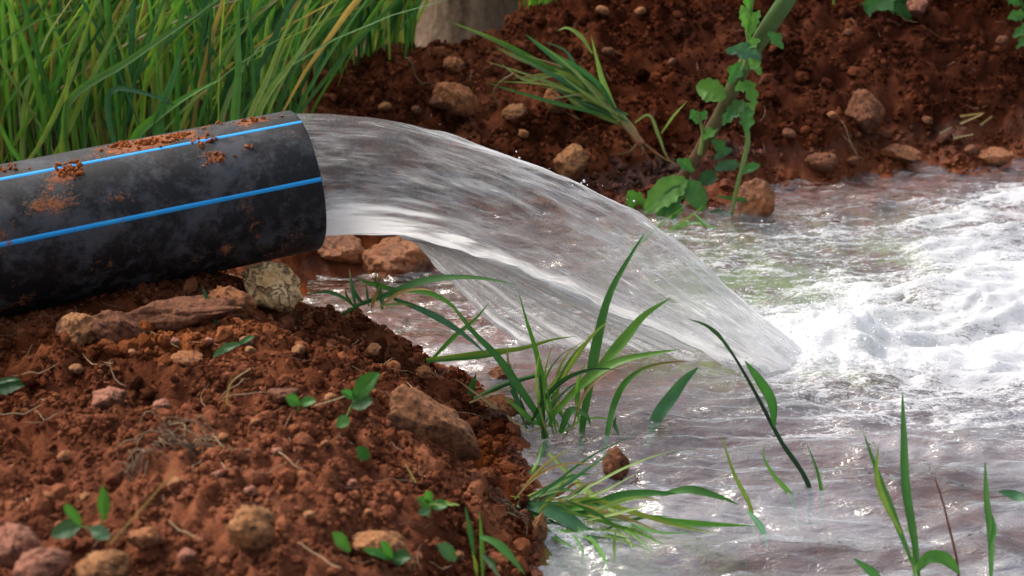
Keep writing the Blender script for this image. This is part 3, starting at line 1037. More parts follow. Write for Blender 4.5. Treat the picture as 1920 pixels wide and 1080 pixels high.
stone(192, 1062, 96, 58, ST_TAN, "low tan stone in the soil along the bottom edge", 9, -8)
stone(270, 1010, 60, 44, ST_ORANGE, "small orange stone in loose soil beside the tan stone", 10, 5)
stone(152, 612, 74, 88, ST_TAN, "tan wedge-shaped stone tucked under the left part of the pipe", 11, 62, cuts=9)
stone(435, 568, 90, 66, ST_ORANGE, "orange stone wedged between the pipe and the pale cracked stone", 12, 15)
stone(225, 610, 110, 66, ST_BROWN, "dark brown stone in the shade under the pipe", 13, 10)
stone(355, 672, 62, 26, ST_ORANGE, "thin flat orange stone on the bank below the pipe", 14, 6)
stone(1418, 372, 66, 84, ST_WET, "wet orange stone standing in the water beside the tall weed", 15, 8)
stone(848, 182, 98, 62, ST_ORANGE, "orange stone on the far mound above the water arc", 16, 28)
stone(1042, 190, 40, 54, ST_ORANGE, "upright orange stone under the uprooted grass", 17, -18)
stone(966, 208, 50, 26, ST_TAN, "little tan stone on the mound between two orange stones", 18, -15)
stone(1072, 300, 62, 54, ST_TAN, "pale tan stone on the mound just above the falling water", 19, -35)
stone(850, 122, 40, 34, ST_ORANGE, "small orange stone near the crest of the mound", 20, 20)
stone(722, 200, 24, 18, ST_TAN, "tiny pale pebble on the mound above the pipe mouth", 21, 0)
stone(1622, 205, 62, 76, ST_BROWN, "smooth brown lump of earth sticking out of the far mound", 22, -10)
stone(1690, 288, 74, 34, ST_WET, "wet orange stone on the far waterline below the brown lump", 23, 8)
stone(1868, 292, 60, 36, ST_WET, "wet orange stone on the far waterline at the right edge", 24, -5)
stone(1545, 302, 66, 34, ST_BROWN, "flat brown stone lying along the far waterline", 25, 4)
stone(1722, 12, 40, 34, ST_PINK, "small pink stone high on the far mound by the hanging leaf", 26, 12)
stone(205, 745, 84, 44, ST_PINK, "reddish crumbling clod on the near bank left of centre", 27, -10)
stone(300, 760, 34, 30, ST_PINK, "rounded red pebble right of the reddish clod", 28, 0)
stone(528, 738, 64, 26, ST_BROWN, "flat brown stone on the near bank behind the small clover", 29, -6)
stone(1155, 868, 44, 62, ST_BROWN, "small muddy lump standing in the shallow water", 30, 5)
stone(1012, 985, 30, 66, ST_TAN, "tan root stub at the water's edge below the grass", 31, 8)
stone(940, 700, 60, 30, ST_BROWN, "brown stick-like stone under the green grass stem", 32, -25)
stone(700, 655, 30, 24, ST_TAN, "little tan pebble on the crest of the near bank", 33, 0)
stone(795, 698, 30, 26, ST_ORANGE, "little orange pebble above the big brown slab", 34, 0)
stone(930, 760, 84, 40, ST_ORANGE, "muddy orange stone half in the water right of the slab", 35, 12)

ANCHOR_NEAR = [(474, 1000, "the upright tan stone"), (712, 1016, "the flat tan stone"), (355, 672, "the thin flat orange stone"), (795, 785, "the big slanting slab"), (205, 745, "the reddish clod"), (152, 612, "the wedge-shaped stone"),
               (560, 750, "the two-leaved seedling"), (150, 985, "the grey-green seedling"), (528, 738, "the flat brown stone"), (192, 1062, "the low tan stone"), (508, 538, "the pale cracked stone"), (28, 1022, "the pinkish corner stones")]
ANCHOR_FAR = [(848, 182, "the big orange mound stone"), (1042, 190, "the upright orange stone"), (1072, 300, "the pale tan stone over the jet"), (1622, 205, "the smooth brown lump"), (1400, 130, "the tall weed"), (1690, 50, "the hanging leaf"),
              (1868, 292, "the right waterline stone"), (1110, 90, "the uprooted grass"), (1545, 302, "the flat waterline stone"), (1820, 230, "the row of straws")]
PEB_USED = set()


def pebble_label(px, py, mat_, anchors):
    col = {"orange_stone": "orange", "pink_stone": "pinkish", "tan_stone": "tan", "brown_stone": "brown"}[mat_.name]
    for ax, ay, what in sorted(anchors, key=lambda q: math.hypot(q[0] - px, q[1] - py)):
        dx, dy = px - ax, py - ay
        d = math.hypot(dx, dy)
        far = "close" if d < 110 else ("a little" if d < 220 else "well")
        side = ("right of" if dx > 0 else "left of") if abs(dx) > 1.6 * abs(dy) else (("below " if dy > 0 else "above ") + ("and right of" if dx > 0 else "and left of"))
        lab = f"small {col} pebble {far} {side} {what}"
        if lab not in PEB_USED:
            PEB_USED.add(lab)
            return lab
    return lab


k = 0
for px, py, w in [(138, 668, 16), (143, 690, 24), (462, 640, 26), (470, 655, 20), (560, 655, 26), (390, 640, 22), (480, 790, 20), (620, 745, 26), (255, 870, 22), (405, 890, 24), (470, 920, 26), (330, 905, 30), (565, 890, 24),
                  (660, 905, 20), (580, 965, 26), (350, 1040, 34), (560, 1050, 26), (640, 960, 22), (420, 820, 22), (120, 855, 26), (90, 930, 22), (250, 660, 18), (330, 640, 18), (690, 960, 18), (860, 1040, 22), (770, 1060, 26),
                  (20, 880, 24), (160, 930, 20), (520, 845, 22), (610, 830, 18)]:
    pm = random.choice([ST_ORANGE, ST_PINK, ST_TAN])
    stone(px, py, w, w * .72, pm, pebble_label(px, py, pm, ANCHOR_NEAR), 60 + k, r_() * 30, "pebble", group="pebbles on the near bank", cuts=3, cat="pebble")
    k += 1
for px, py, w in [(780, 205, 20), (1140, 95, 22), (1260, 115, 16), (1560, 215, 18), (1740, 225, 20), (1880, 75, 24),
                  (1480, 250, 26), (1660, 250, 22), (1820, 280, 26), (1600, 300, 24), (1590, 60, 18), (1200, 20, 20), (1130, 20, 26), (980, 250, 22)]:
    pm = random.choice([ST_ORANGE, ST_BROWN, ST_BROWN, ST_BROWN])
    stone(px, py, w, w * .72, pm, pebble_label(px, py, pm, ANCHOR_FAR), 100 + k, r_() * 30, "pebble", group="pebbles on the far mound", cuts=3, cat="pebble")
    k += 1

# ------------------------------------------------------------------ leaves and blades
GREENS = {
    "mid": (.052, .165, .036), "bright": (.110, .270, .045), "dark": (.024, .085, .026), "blue": (.050, .150, .075), "yellow": (.205, .285, .055),
    "straw": (.30, .21, .10), "red": (.17, .070, .050), "brown": (.20, .105, .035), "sage": (.050, .120, .050), "pink": (.46, .20, .115), "pale": (.22, .32, .10),
}


def ribbon(P, W, fold=.22, twist=0.0, twist_end=None, col=(.06, .17, .02), tipcol=None, across=3, facing=None):
    """Blade along points P with widths W; returns verts, faces, colours."""
    P = np.asarray(P, float)
    n = len(P)
    T = np.gradient(P, axis=0)
    T /= np.linalg.norm(T, axis=1)[:, None] + 1e-9
    face = facing if facing is not None else (np.array([0, 0, CAM_H + .5]) - P.mean(0))
    face = face / np.linalg.norm(face)
    tw = np.linspace(twist, twist if twist_end is None else twist_end, n)
    V, Cc = [], []
    x = np.linspace(-1, 1, across)
    for k in range(n):
        S = np.cross(T[k], face)
        S /= np.linalg.norm(S) + 1e-9
        N = np.cross(S, T[k])
        S2 = S * math.cos(tw[k]) + N * math.sin(tw[k])
        N2 = -S * math.sin(tw[k]) + N * math.cos(tw[k])
        V.append(P[k] + (x * W[k] / 2)[:, None] * S2 + ((np.abs(x) - .5) * W[k] * fold)[:, None] * N2)
        u = k / (n - 1)
        c = np.array(col) if tipcol is None else np.array(col) * (1 - sstep(.55, 1, u)) + np.array(tipcol) * sstep(.55, 1, u)
        rib = 1 + .25 * (1 - np.abs(x))
        Cc.append(c[None] * rib[:, None])
    return np.concatenate(V), grid_faces(across, n), np.concatenate(Cc)


def blade_profile(n, w, kind="grass"):
    u = np.linspace(0, 1, n)
    if kind == "grass":
        return w * np.clip(np.minimum(.45 + 1.3 * u, 1.0) * np.clip((1 - u) / .55, 0, 1) ** .75, .03, 1)
    if kind == "stem":
        return w * (1 - .45 * u)
    return w * np.clip(np.sin(np.pi * np.clip(u * .93 + .05, 0, 1)) ** .8, .04, 1)


def jcol(name, amt=.18):
    c = np.array(GREENS[name])
    return c * (1 + amt * r_()) * np.array([1 + .12 * r_(), 1, 1 + .12 * r_()])


def add_blade(root, pxs, w, col, y0, dy=0.0, kind="grass", under=False, tip=None, twist=None, name="blade"):
    org = np.array(root.location)
    n = len(pxs)
    L = np.concatenate([[0], np.cumsum(np.linalg.norm(np.diff(np.array(pxs, float), axis=0), axis=1))])
    L /= L[-1]
    P = [at(px, py, y=y0 + dy * u) for (px, py), u in zip(pxs, L)]
    P = [q if q[2] > .005 else at(px, py, z=.005) for q, (px, py) in zip(P, pxs)]
    wm = px2m(P[len(P) // 2], w) * .82
    if under:
        d = P[0] - P[1]
        d = d / np.linalg.norm(d)
        P = [P[0] + np.array([d[0] * .02, 0, -.05])] + P
    Q = catmull(P, 18)
    tw = r_() * .5 if twist is None else twist
    V, Fq, C = ribbon(Q, blade_profile(18, wm, kind), .25, tw, tw + r_() * .5, jcol(col), None if tip is None else GREENS[tip])
    m = mesh_np(name, V - org, Fq, True, {"tint": C})
    return link(name, m, GRASS, root)


def add_stem(root, pxs, w0, w1, col, y0, dy=0.0, under=False, name="stem", tip=None):
    org = np.array(root.location)
    L = np.concatenate([[0], np.cumsum(np.linalg.norm(np.diff(np.array(pxs, float), axis=0), axis=1))])
    L /= L[-1]
    P = [at(px, py, y=y0 + dy * u) for (px, py), u in zip(pxs, L)]
    ra, rb = px2m(P[0], w0) / 2, px2m(P[-1], w1) / 2
    if under:
        P = [P[0] + np.array([0, 0, -.05])] + P
    Q = catmull(P, 22)
    R = np.linspace(ra, rb, 22) * (1 + .08 * np.array([r_() for _ in range(22)]))
    m = tube_mesh(name, Q - org, R, 9)
    c = jcol(col)
    ct = np.array(GREENS[tip]) if tip else c
    cc = np.concatenate([np.repeat(np.linspace(0, 1, 22), 9), [0, 1]])[:, None]
    a = m.attributes.new("tint", 'FLOAT_COLOR', 'POINT')
    a.data.foreach_set("color", np.concatenate([c * (1 - cc) + ct * cc, np.ones((len(cc), 1))], 1).astype(np.float32).ravel())
    return link(name, m, LEAF, root)


def add_leaf(root, b, t, w, col, y0, dy=0.0, lobes=0, curl=.18, name="leaf", fold=.18, twist=0.0, rot=0.0):
    """A broad leaf from pixel b to pixel t, w pixels wide."""
    org = np.array(root.location)
    A, B = at(*b, y=y0), at(*t, y=y0 + dy)
    n, ac = 19, 9
    u = np.linspace(0, 1, n)[:, None]
    L = np.linalg.norm(B - A)
    P = A * (1 - u) + B * u + np.array([0, -.35, 1.0]) * (curl * L * np.sin(np.pi * u) * .6)
    W = blade_profile(n, px2m(A, w), "leaf")
    W = W * (1 + .10 * np.sin(np.linspace(0, 1, n) * 31 + b[0]))
    if lobes:
        W = W * (1 - .38 * np.abs(np.sin(np.linspace(0, 1, n) * np.pi * lobes)) ** 1.5)
    V, Fq, C = ribbon(P, W, fold, twist, twist + rot, jcol(col), None, ac)
    V = V + .012 * L * np.stack([gnoise(V[:, 0] * 90, V[:, 1] * 90 + V[:, 2] * 60, s) for s in (701, 702, 703)], 1) * 3
    m = mesh_np(name, V - org, Fq, True, {"tint": C})
    return link(name, m, LEAF, root)


ROOTS = {}


def tuft(name, base, label, cat, blades, group=None, water=True, stems=()):
    b = hit(*base, water=water)
    root = thing(name, b, label, cat, group)
    for key in ("broad grass", "largest green", "bank crest"):
        if key in label:
            ROOTS[key.split()[1] if key == "bank crest" else key.split()[0]] = root
    for row in blades:
        pxs, w, col, dy = row[:4]
        opt = row[4] if len(row) > 4 else {}
        own = opt.pop("own", False)
        yy = hit(*pxs[0])[1] if own else b[1]
        yy += opt.pop("off", 0.0)
        add_blade(root, pxs, w, col, yy, dy, **opt)
    for pxs, w0, w1, col, dy, opt in stems:
        add_stem(root, pxs, w0, w1, col, b[1] + opt.pop("off", 0.0), dy, **opt)
    return root


tuft("grass_tuft", (700, 625), "grass plant on the bank crest with wide blades bent over the stream", "grass tuft", [
    ([(665, 574), (727, 553), (782, 531), (830, 522), (890, 521), (930, 526), (970, 535)], 21, "mid", -.02),
    ([(738, 560), (799, 585), (849, 613), (893, 647), (915, 668)], 17, "blue", -.05),
    ([(745, 545), (710, 535), (690, 530), (668, 520)], 15, "mid", .02),
    ([(665, 574), (640, 556), (618, 548), (570, 553)], 9, "blue", .0),
    ([(720, 556), (760, 545), (800, 548), (850, 575), (878, 612)], 14, "bright", -.06),
], stems=[([(640, 590), (690, 564), (745, 545), (790, 529)], 7, 5, "mid", 0.0, {})])
tuft("grass_tuft", (1018, 812), "largest green grass clump, rising from the water at the bank's edge", "grass tuft", [
    ([(1020, 805), (971, 724), (927, 663), (888, 624), (849, 575), (815, 548)], 20, "mid", .02, {"under": True}),
    ([(1018, 790), (1015, 702), (1004, 652), (988, 602), (971, 541)], 17, "bright", .03, {"under": True}),
    ([(1093, 795), (1104, 730), (1121, 635), (1143, 552), (1182, 480), (1212, 432)], 25, "mid", .06, {"under": True}),
    ([(1032, 785), (1077, 735), (1121, 697), (1171, 674), (1220, 664), (1275, 655)], 24, "bright", -.02, {}),
    ([(1100, 725), (1143, 668), (1171, 635), (1205, 594), (1258, 558)], 26, "bright", .03, {}),
    ([(1040, 735), (1077, 674), (1115, 624), (1145, 598)], 12, "yellow", .02, {}),
    ([(1138, 820), (1154, 752), (1171, 719), (1200, 695), (1240, 682), (1295, 677)], 16, "mid", -.02, {"tip": "brown", "under": True}),
    ([(804, 680), (854, 630), (893, 597), (918, 566)], 13, "bright", .0, {"off": .12}),
    ([(799, 674), (893, 663), (982, 652), (1043, 635), (1085, 630)], 14, "yellow", .0, {"off": .1}),
    ([(800, 678), (860, 672), (940, 662), (1000, 645)], 12, "mid", .03, {"off": .1}),
    ([(1022, 830), (1012, 860), (990, 900), (985, 930)], 20, "blue", -.06, {}),
    ([(1050, 812), (1075, 770), (1100, 780), (1108, 800)], 22, "mid", -.03, {}),
    ([(1020, 800), (1000, 790), (975, 770), (945, 742)], 15, "bright", -.02, {}),
    ([(1030, 800), (1040, 740), (1060, 690), (1095, 640)], 13, "mid", .04, {}),
    ([(905, 940), (950, 915), (1000, 880), (1018, 830)], 11, "yellow", .05, {"off": -.12}),
    ([(1025, 812), (1010, 760), (1005, 700), (1012, 660)], 10, "pale", -.03, {}),
    ([(880, 745), (885, 720), (893, 700)], 18, "dark", .0, {"off": .05}),
    ([(1085, 790), (1082, 750), (1085, 710), (1098, 680)], 12, "bright", -.02, {}),
    ([(1160, 815), (1152, 790), (1156, 780)], 10, "dark", .0, {}),
], stems=[([(888, 752), (938, 724), (1008, 703)], 12, 8, "mid", .0, {"off": .05}), ([(1020, 812), (1018, 760), (1012, 700)], 7, 4, "mid", .0, {"under": True})])
tuft("grass_shoot", (1232, 786), "short broad bluish blade standing alone in the shallows", "grass blade", [
    ([(1230, 786), (1263, 739), (1285, 710), (1309, 689)], 30, "blue", .0, {"kind": "leaf", "under": True, "twist": .1}),
])
tuft("arching_grass", (1520, 926), "long arching grass stalk leaning left out of the water", "grass stalk", [
    ([(1452, 800), (1447, 753), (1422, 710), (1397, 677)], 24, "mid", .0, {"kind": "leaf"}),
    ([(1370, 660), (1345, 626), (1320, 608), (1290, 598)], 10, "dark", .02, {}),
], stems=[([(1520, 926), (1460, 820), (1412, 729), (1369, 657), (1345, 624), (1310, 604)], 11, 4, "dark", .03, {"under": True})])
tuft("grass_shoot", (1407, 952), "thin grass blade leaning left in the shallows below the arching stalk", "grass blade", [
    ([(1407, 950), (1378, 892), (1354, 825), (1348, 812)], 11, "yellow", .03, {"under": True}),
    ([(1402, 958), (1425, 985), (1440, 1028)], 15, "blue", -.04, {}),
])
tuft("grass_shoot", (1484, 933), "short curved blade just left of the arching stalk's foot", "grass blade", [
    ([(1484, 931), (1445, 883), (1431, 850), (1436, 832)], 12, "bright", .02, {"under": True}),
])
tuft("grass_shoot", (1541, 926), "short fine blade just right of the arching stalk's foot", "grass blade", [
    ([(1541, 926), (1532, 883), (1520, 850), (1510, 826)], 9, "mid", .02, {"under": True}),
])
tuft("grass_tuft", (1722, 1110), "tall upright grass blades in the lower right, seen against rippled water", "grass tuft", [
    ([(1725, 1095), (1714, 1007), (1699, 916), (1695, 816), (1692, 735)], 21, "mid", .10, {"kind": "leaf", "twist": .2}),
    ([(1712, 1060), (1676, 969), (1642, 878), (1618, 808)], 18, "mid", .08, {}),
    ([(1690, 1000), (1665, 955), (1645, 900), (1647, 832)], 15, "yellow", .05, {}),
    ([(1660, 1100), (1640, 1078), (1599, 1046)], 22, "mid", .03, {}),
    ([(1715, 1080), (1712, 1010), (1698, 985)], 16, "bright", .05, {}),
    ([(1722, 1070), (1742, 1044), (1768, 1046), (1800, 1076)], 30, "mid", .0, {"kind": "leaf"}),
])
tuft("grass_shoot", (1858, 1108), "single upright blade near the lower right corner", "grass blade", [
    ([(1858, 1100), (1858, 1007), (1850, 935), (1847, 866)], 16, "mid", .08, {"kind": "leaf", "twist": .2}),
    ([(1856, 1030), (1864, 985), (1858, 960)], 13, "mid", .03, {}),
])
tuft("reddish_sprig", (1796, 1085), "thin reddish stem rising from the water in the lower right", "plant stem", [],
     stems=[([(1797, 1080), (1776, 974), (1766, 935), (1752, 895)], 6, 3, "red", .05, {"under": True})])
tuft("floating_leaf", (1900, 935), "blue-green leaf at the right edge lying on the water", "leaf", [
    ([(1935, 945), (1905, 930), (1872, 922)], 24, "blue", .0, {"kind": "leaf"}),
])
tuft("grass_tuft", (990, 945), "broad grass blades trailing over the water at the bottom centre", "grass tuft", [
    ([(970, 945), (1010, 952), (1057, 969), (1095, 995), (1118, 1020)], 36, "blue", -.05, {"twist": .2}),
    ([(1086, 969), (1130, 942), (1165, 932), (1211, 925), (1272, 926)], 27, "mid", .0, {"twist": .1}),
    ([(1240, 928), (1287, 919), (1345, 931), (1385, 946)], 24, "mid", .02, {}),
    ([(1182, 962), (1268, 979), (1335, 983), (1415, 986)], 17, "bright", -.02, {}),
    ([(1029, 849), (1086, 907), (1153, 959), (1186, 985)], 19, "pale", -.12, {"off": .14}),
    ([(985, 940), (1030, 915), (1075, 893), (1110, 888)], 15, "mid", .03, {}),
    ([(1000, 935), (1050, 925), (1085, 905), (1095, 908)], 10, "brown", .03, {}),
    ([(1000, 948), (1070, 952), (1120, 948), (1170, 952)], 17, "bright", .0, {}),
    ([(1110, 985), (1104, 950), (1100, 918)], 9, "yellow", .01, {}),
    ([(1131, 996), (1130, 970), (1126, 948)], 10, "pale", .01, {}),
    ([(1153, 1050), (1152, 1020), (1154, 990)], 9, "pale", .01, {"own": True}),
    ([(1060, 950), (1120, 972), (1180, 985), (1250, 1000), (1300, 998)], 15, "mid", -.03, {}),
    ([(1040, 945), (1100, 935), (1170, 955), (1290, 990), (1350, 1000)], 13, "yellow", -.03, {}),
    ([(1000, 955), (1040, 985), (1090, 1005), (1150, 1010)], 18, "dark", -.04, {}),
    ([(990, 950), (1030, 1000), (1080, 1030)], 15, "mid", -.05, {}),
])
def tangle(root, n, cx, cy, spread, a0, a1, l0, l1, cols):
    y0 = root.location[1]
    for _ in range(n):
        x, y = cx + r_() * spread, cy + r_() * spread * .35
        a = math.radians(random.uniform(a0, a1))
        L = random.uniform(l0, l1)
        bend = r_() * .35 + .25
        pts = [(x + L * t * math.cos(a - bend * t * t) * 1.0, y - L * t * math.sin(a - bend * t * t) * .8) for t in (0, .3, .6, .85, 1.0)]
        add_blade(root, pts, random.uniform(5, 12), random.choice(cols), y0 + r_() * .05, r_() * .05, tip="straw" if random.random() < .2 else None)


tangle(ROOTS["broad"], 34, 1010, 950, 60, -28, 60, 60, 260, ["mid", "mid", "bright", "yellow", "pale", "blue", "straw"])
tangle(ROOTS["broad"], 12, 1080, 975, 60, -15, 35, 60, 200, ["mid", "bright", "yellow", "pale"])
tangle(ROOTS["largest"], 20, 1030, 800, 45, 15, 150, 60, 220, ["mid", "bright", "yellow", "dark", "blue", "straw"])
tangle(ROOTS["crest"], 9, 690, 575, 30, 5, 160, 40, 120, ["mid", "yellow", "blue", "straw"])
tuft("grass_tuft", (900, 1075), "small grass tuft at the bottom edge of the near bank", "grass tuft", [
    ([(889, 1040), (880, 990), (872, 948)], 14, "mid", .02),
    ([(905, 1085), (903, 1020), (899, 958)], 13, "bright", .03),
    ([(900, 1005), (930, 1018), (955, 1042), (985, 1078)], 22, "mid", -.03),
    ([(905, 1040), (925, 1060), (935, 1085)], 18, "dark", -.03),
    ([(895, 1085), (890, 1050), (884, 1030)], 10, "yellow", .0),
])
tuft("grass_tuft", (398, 612), "small grass sprout in the shade below the middle of the pipe", "grass tuft", [
    ([(405, 608), (392, 570), (378, 535)], 15, "dark", .02), ([(408, 608), (398, 580), (390, 555)], 9, "mid", .02), ([(355, 612), (350, 590), (348, 572)], 6, "yellow", .0),
])


def weed(base, label, leaves, stems=(), off=0.0):
    b = hit(*base)
    root = thing("small_weed", b, label, "weed")
    for pxs, w in stems:
        add_stem(root, pxs, w, w * .7, "pale", b[1] + off, -.01)
    for row in leaves:
        add_leaf(root, row[0], row[1], row[2], row[3], b[1] + off - .012, -.01, curl=row[4] if len(row) > 4 else .15)
    return root


weed((650, 800), "green weed with toothed leaves left of the big brown slab", [((662, 752), (712, 700), 34, "mid"), ((660, 762), (700, 752), 30, "sage"), ((655, 785), (632, 800), 24, "mid"), ((664, 745), (640, 735), 18, "mid")], [([(640, 805), (655, 770), (672, 735)], 5)])
weed((560, 765), "tiny bright seedling with two leaves in mid-bank", [((560, 758), (535, 745), 24, "mid"), ((562, 758), (592, 752), 20, "mid")], [([(560, 770), (561, 757)], 5)])
weed((150, 1010), "seedling with rounded grey-green leaves near the bottom left", [((150, 985), (96, 1004), 36, "sage", .05), ((170, 990), (205, 1010), 28, "sage", .05), ((195, 975), (192, 912), 24, "mid", .0), ((150, 985), (120, 945), 20, "mid")], [([(185, 1015), (190, 985), (193, 965)], 5), ([(185, 1015), (170, 992), (150, 986)], 4)])
weed((805, 975), "little leafy weed on the slope below the big brown slab", [((805, 950), (782, 935), 20, "mid"), ((808, 948), (838, 950), 22, "mid"), ((806, 945), (800, 920), 18, "mid"), ((806, 955), (785, 965), 18, "sage"), ((808, 946), (862, 948), 8, "yellow")], [([(800, 985), (808, 945)], 6)])
weed((835, 1050), "single grey-green leaf on dark soil near the bottom edge", [((855, 1050), (820, 1022), 28, "sage")])
weed((720, 1052), "dark green weed lying in front of the flat tan stone", [((735, 1050), (680, 1030), 18, "mid"), ((735, 1050), (770, 1045), 30, "dark"), ((735, 1050), (715, 1015), 16, "mid")])
weed((640, 1030), "green leaf tip beside the flat tan stone", [((655, 1035), (622, 998), 24, "mid")])
weed((15, 735), "low green leaf at the left edge below the pipe", [((-12, 735), (45, 722), 30, "dark"), ((-10, 720), (40, 712), 10, "sage")])
weed((425, 665), "small blue-green blade lying on soil beside the flat orange stone", [((400, 668), (450, 645), 16, "sage"), ((445, 648), (478, 632), 10, "sage")])
weed((680, 855), "small dark leaf on the bank left of the slab's foot", [((690, 862), (668, 840), 24, "dark")])

# uprooted grass thrown on the far mound
yb = hit(1195, 262)[1] - .02
root = thing("uprooted_grass", hit(1195, 262), "uprooted grass clump with reddish stems thrown on the far mound", "grass tuft")
for pxs, w, col, dy, tip in [
    ([(1190, 255), (1150, 205), (1128, 150), (1118, 110), (1108, 66)], 22, "pale", .02, None),
    ([(1150, 205), (1125, 165), (1080, 130), (1040, 105), (985, 64)], 30, "blue", .04, None),
    ([(1160, 220), (1100, 180), (1020, 125), (950, 85), (843, 40)], 20, "mid", .10, "pale"),
    ([(1165, 225), (1100, 170), (1040, 140), (985, 150), (940, 120)], 15, "pale", .06, None),
    ([(1160, 220), (1090, 165), (1030, 130), (960, 105), (930, 90)], 18, "pale", .08, "straw"),
    ([(1150, 210), (1090, 150), (1050, 140), (1000, 142), (960, 148)], 13, "yellow", .04, "straw"),
    ([(1170, 230), (1100, 200), (1050, 160), (1010, 150)], 12, "mid", .04, None),
    ([(1180, 240), (1110, 210), (1075, 190), (1040, 140), (1000, 115)], 13, "pale", .05, None),
    ([(1175, 235), (1135, 200), (1090, 150), (1060, 95), (1020, 78)], 12, "blue", .05, None),
    ([(1110, 100), (1085, 65), (1060, 52), (1045, 58)], 12, "yellow", .03, None),
    ([(1190, 230), (1215, 215), (1235, 255), (1255, 300), (1275, 315)], 8, "pale", -.06, "brown"),
    ([(1240, 250), (1265, 215), (1290, 188)], 7, "yellow", -.02, None),
]:
    add_blade(root, pxs, w, col, yb, dy, tip=tip)
for _ in range(16):
    ex, ey = random.uniform(900, 1110), random.uniform(60, 190)
    mx_, my_ = (1165 + ex) / 2 + r_() * 15, (225 + ey) / 2 - random.uniform(0, 30)
    add_blade(root, [(1165 + r_() * 15, 222 + r_() * 8), (mx_, my_), (ex, ey)], random.uniform(6, 12), random.choice(["pale", "mid", "straw", "blue", "yellow"]), yb + r_() * .02, .04 + r_() * .03, tip=random.choice([None, "straw", "pale"]))
for pxs in ([(1205, 268), (1180, 240), (1150, 205)], [(1202, 272), (1170, 235), (1135, 195)], [(1200, 268), (1190, 245), (1165, 215)]):
    add_stem(root, pxs, 10, 7, "pink", yb - .01, .02, tip="pale")
for pxs in ([(1200, 265), (1230, 290), (1240, 330), (1235, 360)], [(1200, 268), (1215, 300), (1218, 340)], [(1200, 265), (1180, 285), (1150, 290)], [(1204, 268), (1250, 300), (1280, 312)], [(1198, 266), (1206, 285), (1203, 290)]):
    add_stem(root, pxs, 6, 2, "brown", yb, -.04, name="root")

# tall weed leaning over the far shore
wb = hit(1262, 350)
wy = wb[1] - .03
root = thing("tall_weed", wb, "tall weed with thick reddish leaning stalk and lobed leaves on the far shore", "weed")
add_stem(root, [(1258, 362), (1285, 325), (1320, 270), (1355, 205), (1382, 150), (1410, 100), (1445, 45), (1482, -10), (1530, -90)], 22, 38, "red", wy, -.16, tip="mid", name="stalk")
add_stem(root, [(1396, 130), (1405, 90), (1402, 50), (1410, 0), (1415, -40)], 12, 8, "pale", wy - .10, -.02, name="branch")
add_stem(root, [(1392, 215), (1402, 260), (1392, 310), (1382, 350), (1370, 405)], 11, 7, "pale", wy - .07, .0, name="branch")
add_stem(root, [(1312, 290), (1318, 250), (1308, 215)], 9, 6, "pale", wy - .05, .0, name="branch")
for b, t, w, col, lob, off, dy in [
    ((1358, 186), (1304, 164), 44, "bright", 0, -.08, .02), ((1428, 108), (1360, 96), 34, "blue", 2, -.13, .0), ((1390, 118), (1368, 158), 34, "mid", 2, -.11, .0),
    ((1404, 110), (1426, 140), 26, "bright", 2, -.12, -.02), ((1402, 60), (1390, 10), 26, "bright", 4, -.13, .0), ((1404, 70), (1424, 18), 24, "bright", 4, -.13, .0), ((1405, 20), (1395, -30), 26, "bright", 4, -.13, 0.0),
    ((1398, 150), (1415, 200), 30, "bright", 3, -.10, .0), ((1396, 190), (1365, 225), 34, "mid", 3, -.09, .0), ((1400, 200), (1400, 250), 32, "mid", 3, -.09, -.02), ((1380, 205), (1355, 235), 28, "mid", 3, -.09, .0),
    ((1392, 220), (1420, 190), 22, "bright", 2, -.09, .0),
    ((1308, 232), (1296, 205), 24, "mid", 2, -.05, .0), ((1310, 230), (1326, 208), 20, "mid", 2, -.05, .0), ((1385, 310), (1340, 318), 32, "blue", 1, -.05, .0), ((1388, 325), (1425, 310), 18, "mid", 0, -.05, .0),
    ((1372, 280), (1338, 300), 18, "blue", 0, -.04, .0), ((1288, 338), (1208, 400), 50, "bright", 0, -.04, -.04), ((1282, 350), (1232, 418), 34, "mid", 0, -.05, -.03), ((1300, 322), (1268, 300), 26, "mid", 2, -.04, .0), ((1335, 262), (1362, 290), 26, "mid", 2, -.06, .0), ((1345, 240), (1318, 262), 22, "bright", 2, -.06, .0), ((1378, 168), (1410, 160), 26, "bright", 3, -.10, .0), ((1440, 62), (1468, 92), 28, "mid", 2, -.14, .0), ((1425, 75), (1398, 92), 22, "bright", 2, -.13, .0), ((1285, 340), (1318, 396), 42, "mid", 0, -.04, -.02), ((1205, 415), (1178, 358), 36, "bright", 0, -.02, .0),
    ((1370, 405), (1322, 418), 30, "blue", 0, -.05, .0), ((1268, 372), (1262, 428), 34, "mid", 2, -.05, -.03), ((1345, 330), (1310, 345), 30, "dark", 0, -.02, .0),
]:
    add_leaf(root, b, t, w, col, wy + off, dy, lobes=lob)
tuft("grass_tuft", (1290, 415), "thin green blades spreading over the water below the tall weed", "grass tuft", [
    ([(1180, 470), (1230, 430), (1265, 400), (1300, 375)], 10, "bright", .03), ([(1300, 400), (1330, 425), (1352, 432)], 10, "mid", -.02), ([(1345, 368), (1400, 376), (1465, 388)], 12, "mid", .0, {"off": .06}),
    ([(1240, 440), (1275, 420), (1320, 385)], 9, "yellow", .0), ([(1260, 430), (1300, 418), (1345, 428)], 9, "bright", .0), ([(1270, 430), (1262, 410), (1262, 390)], 9, "mid", .0),
])

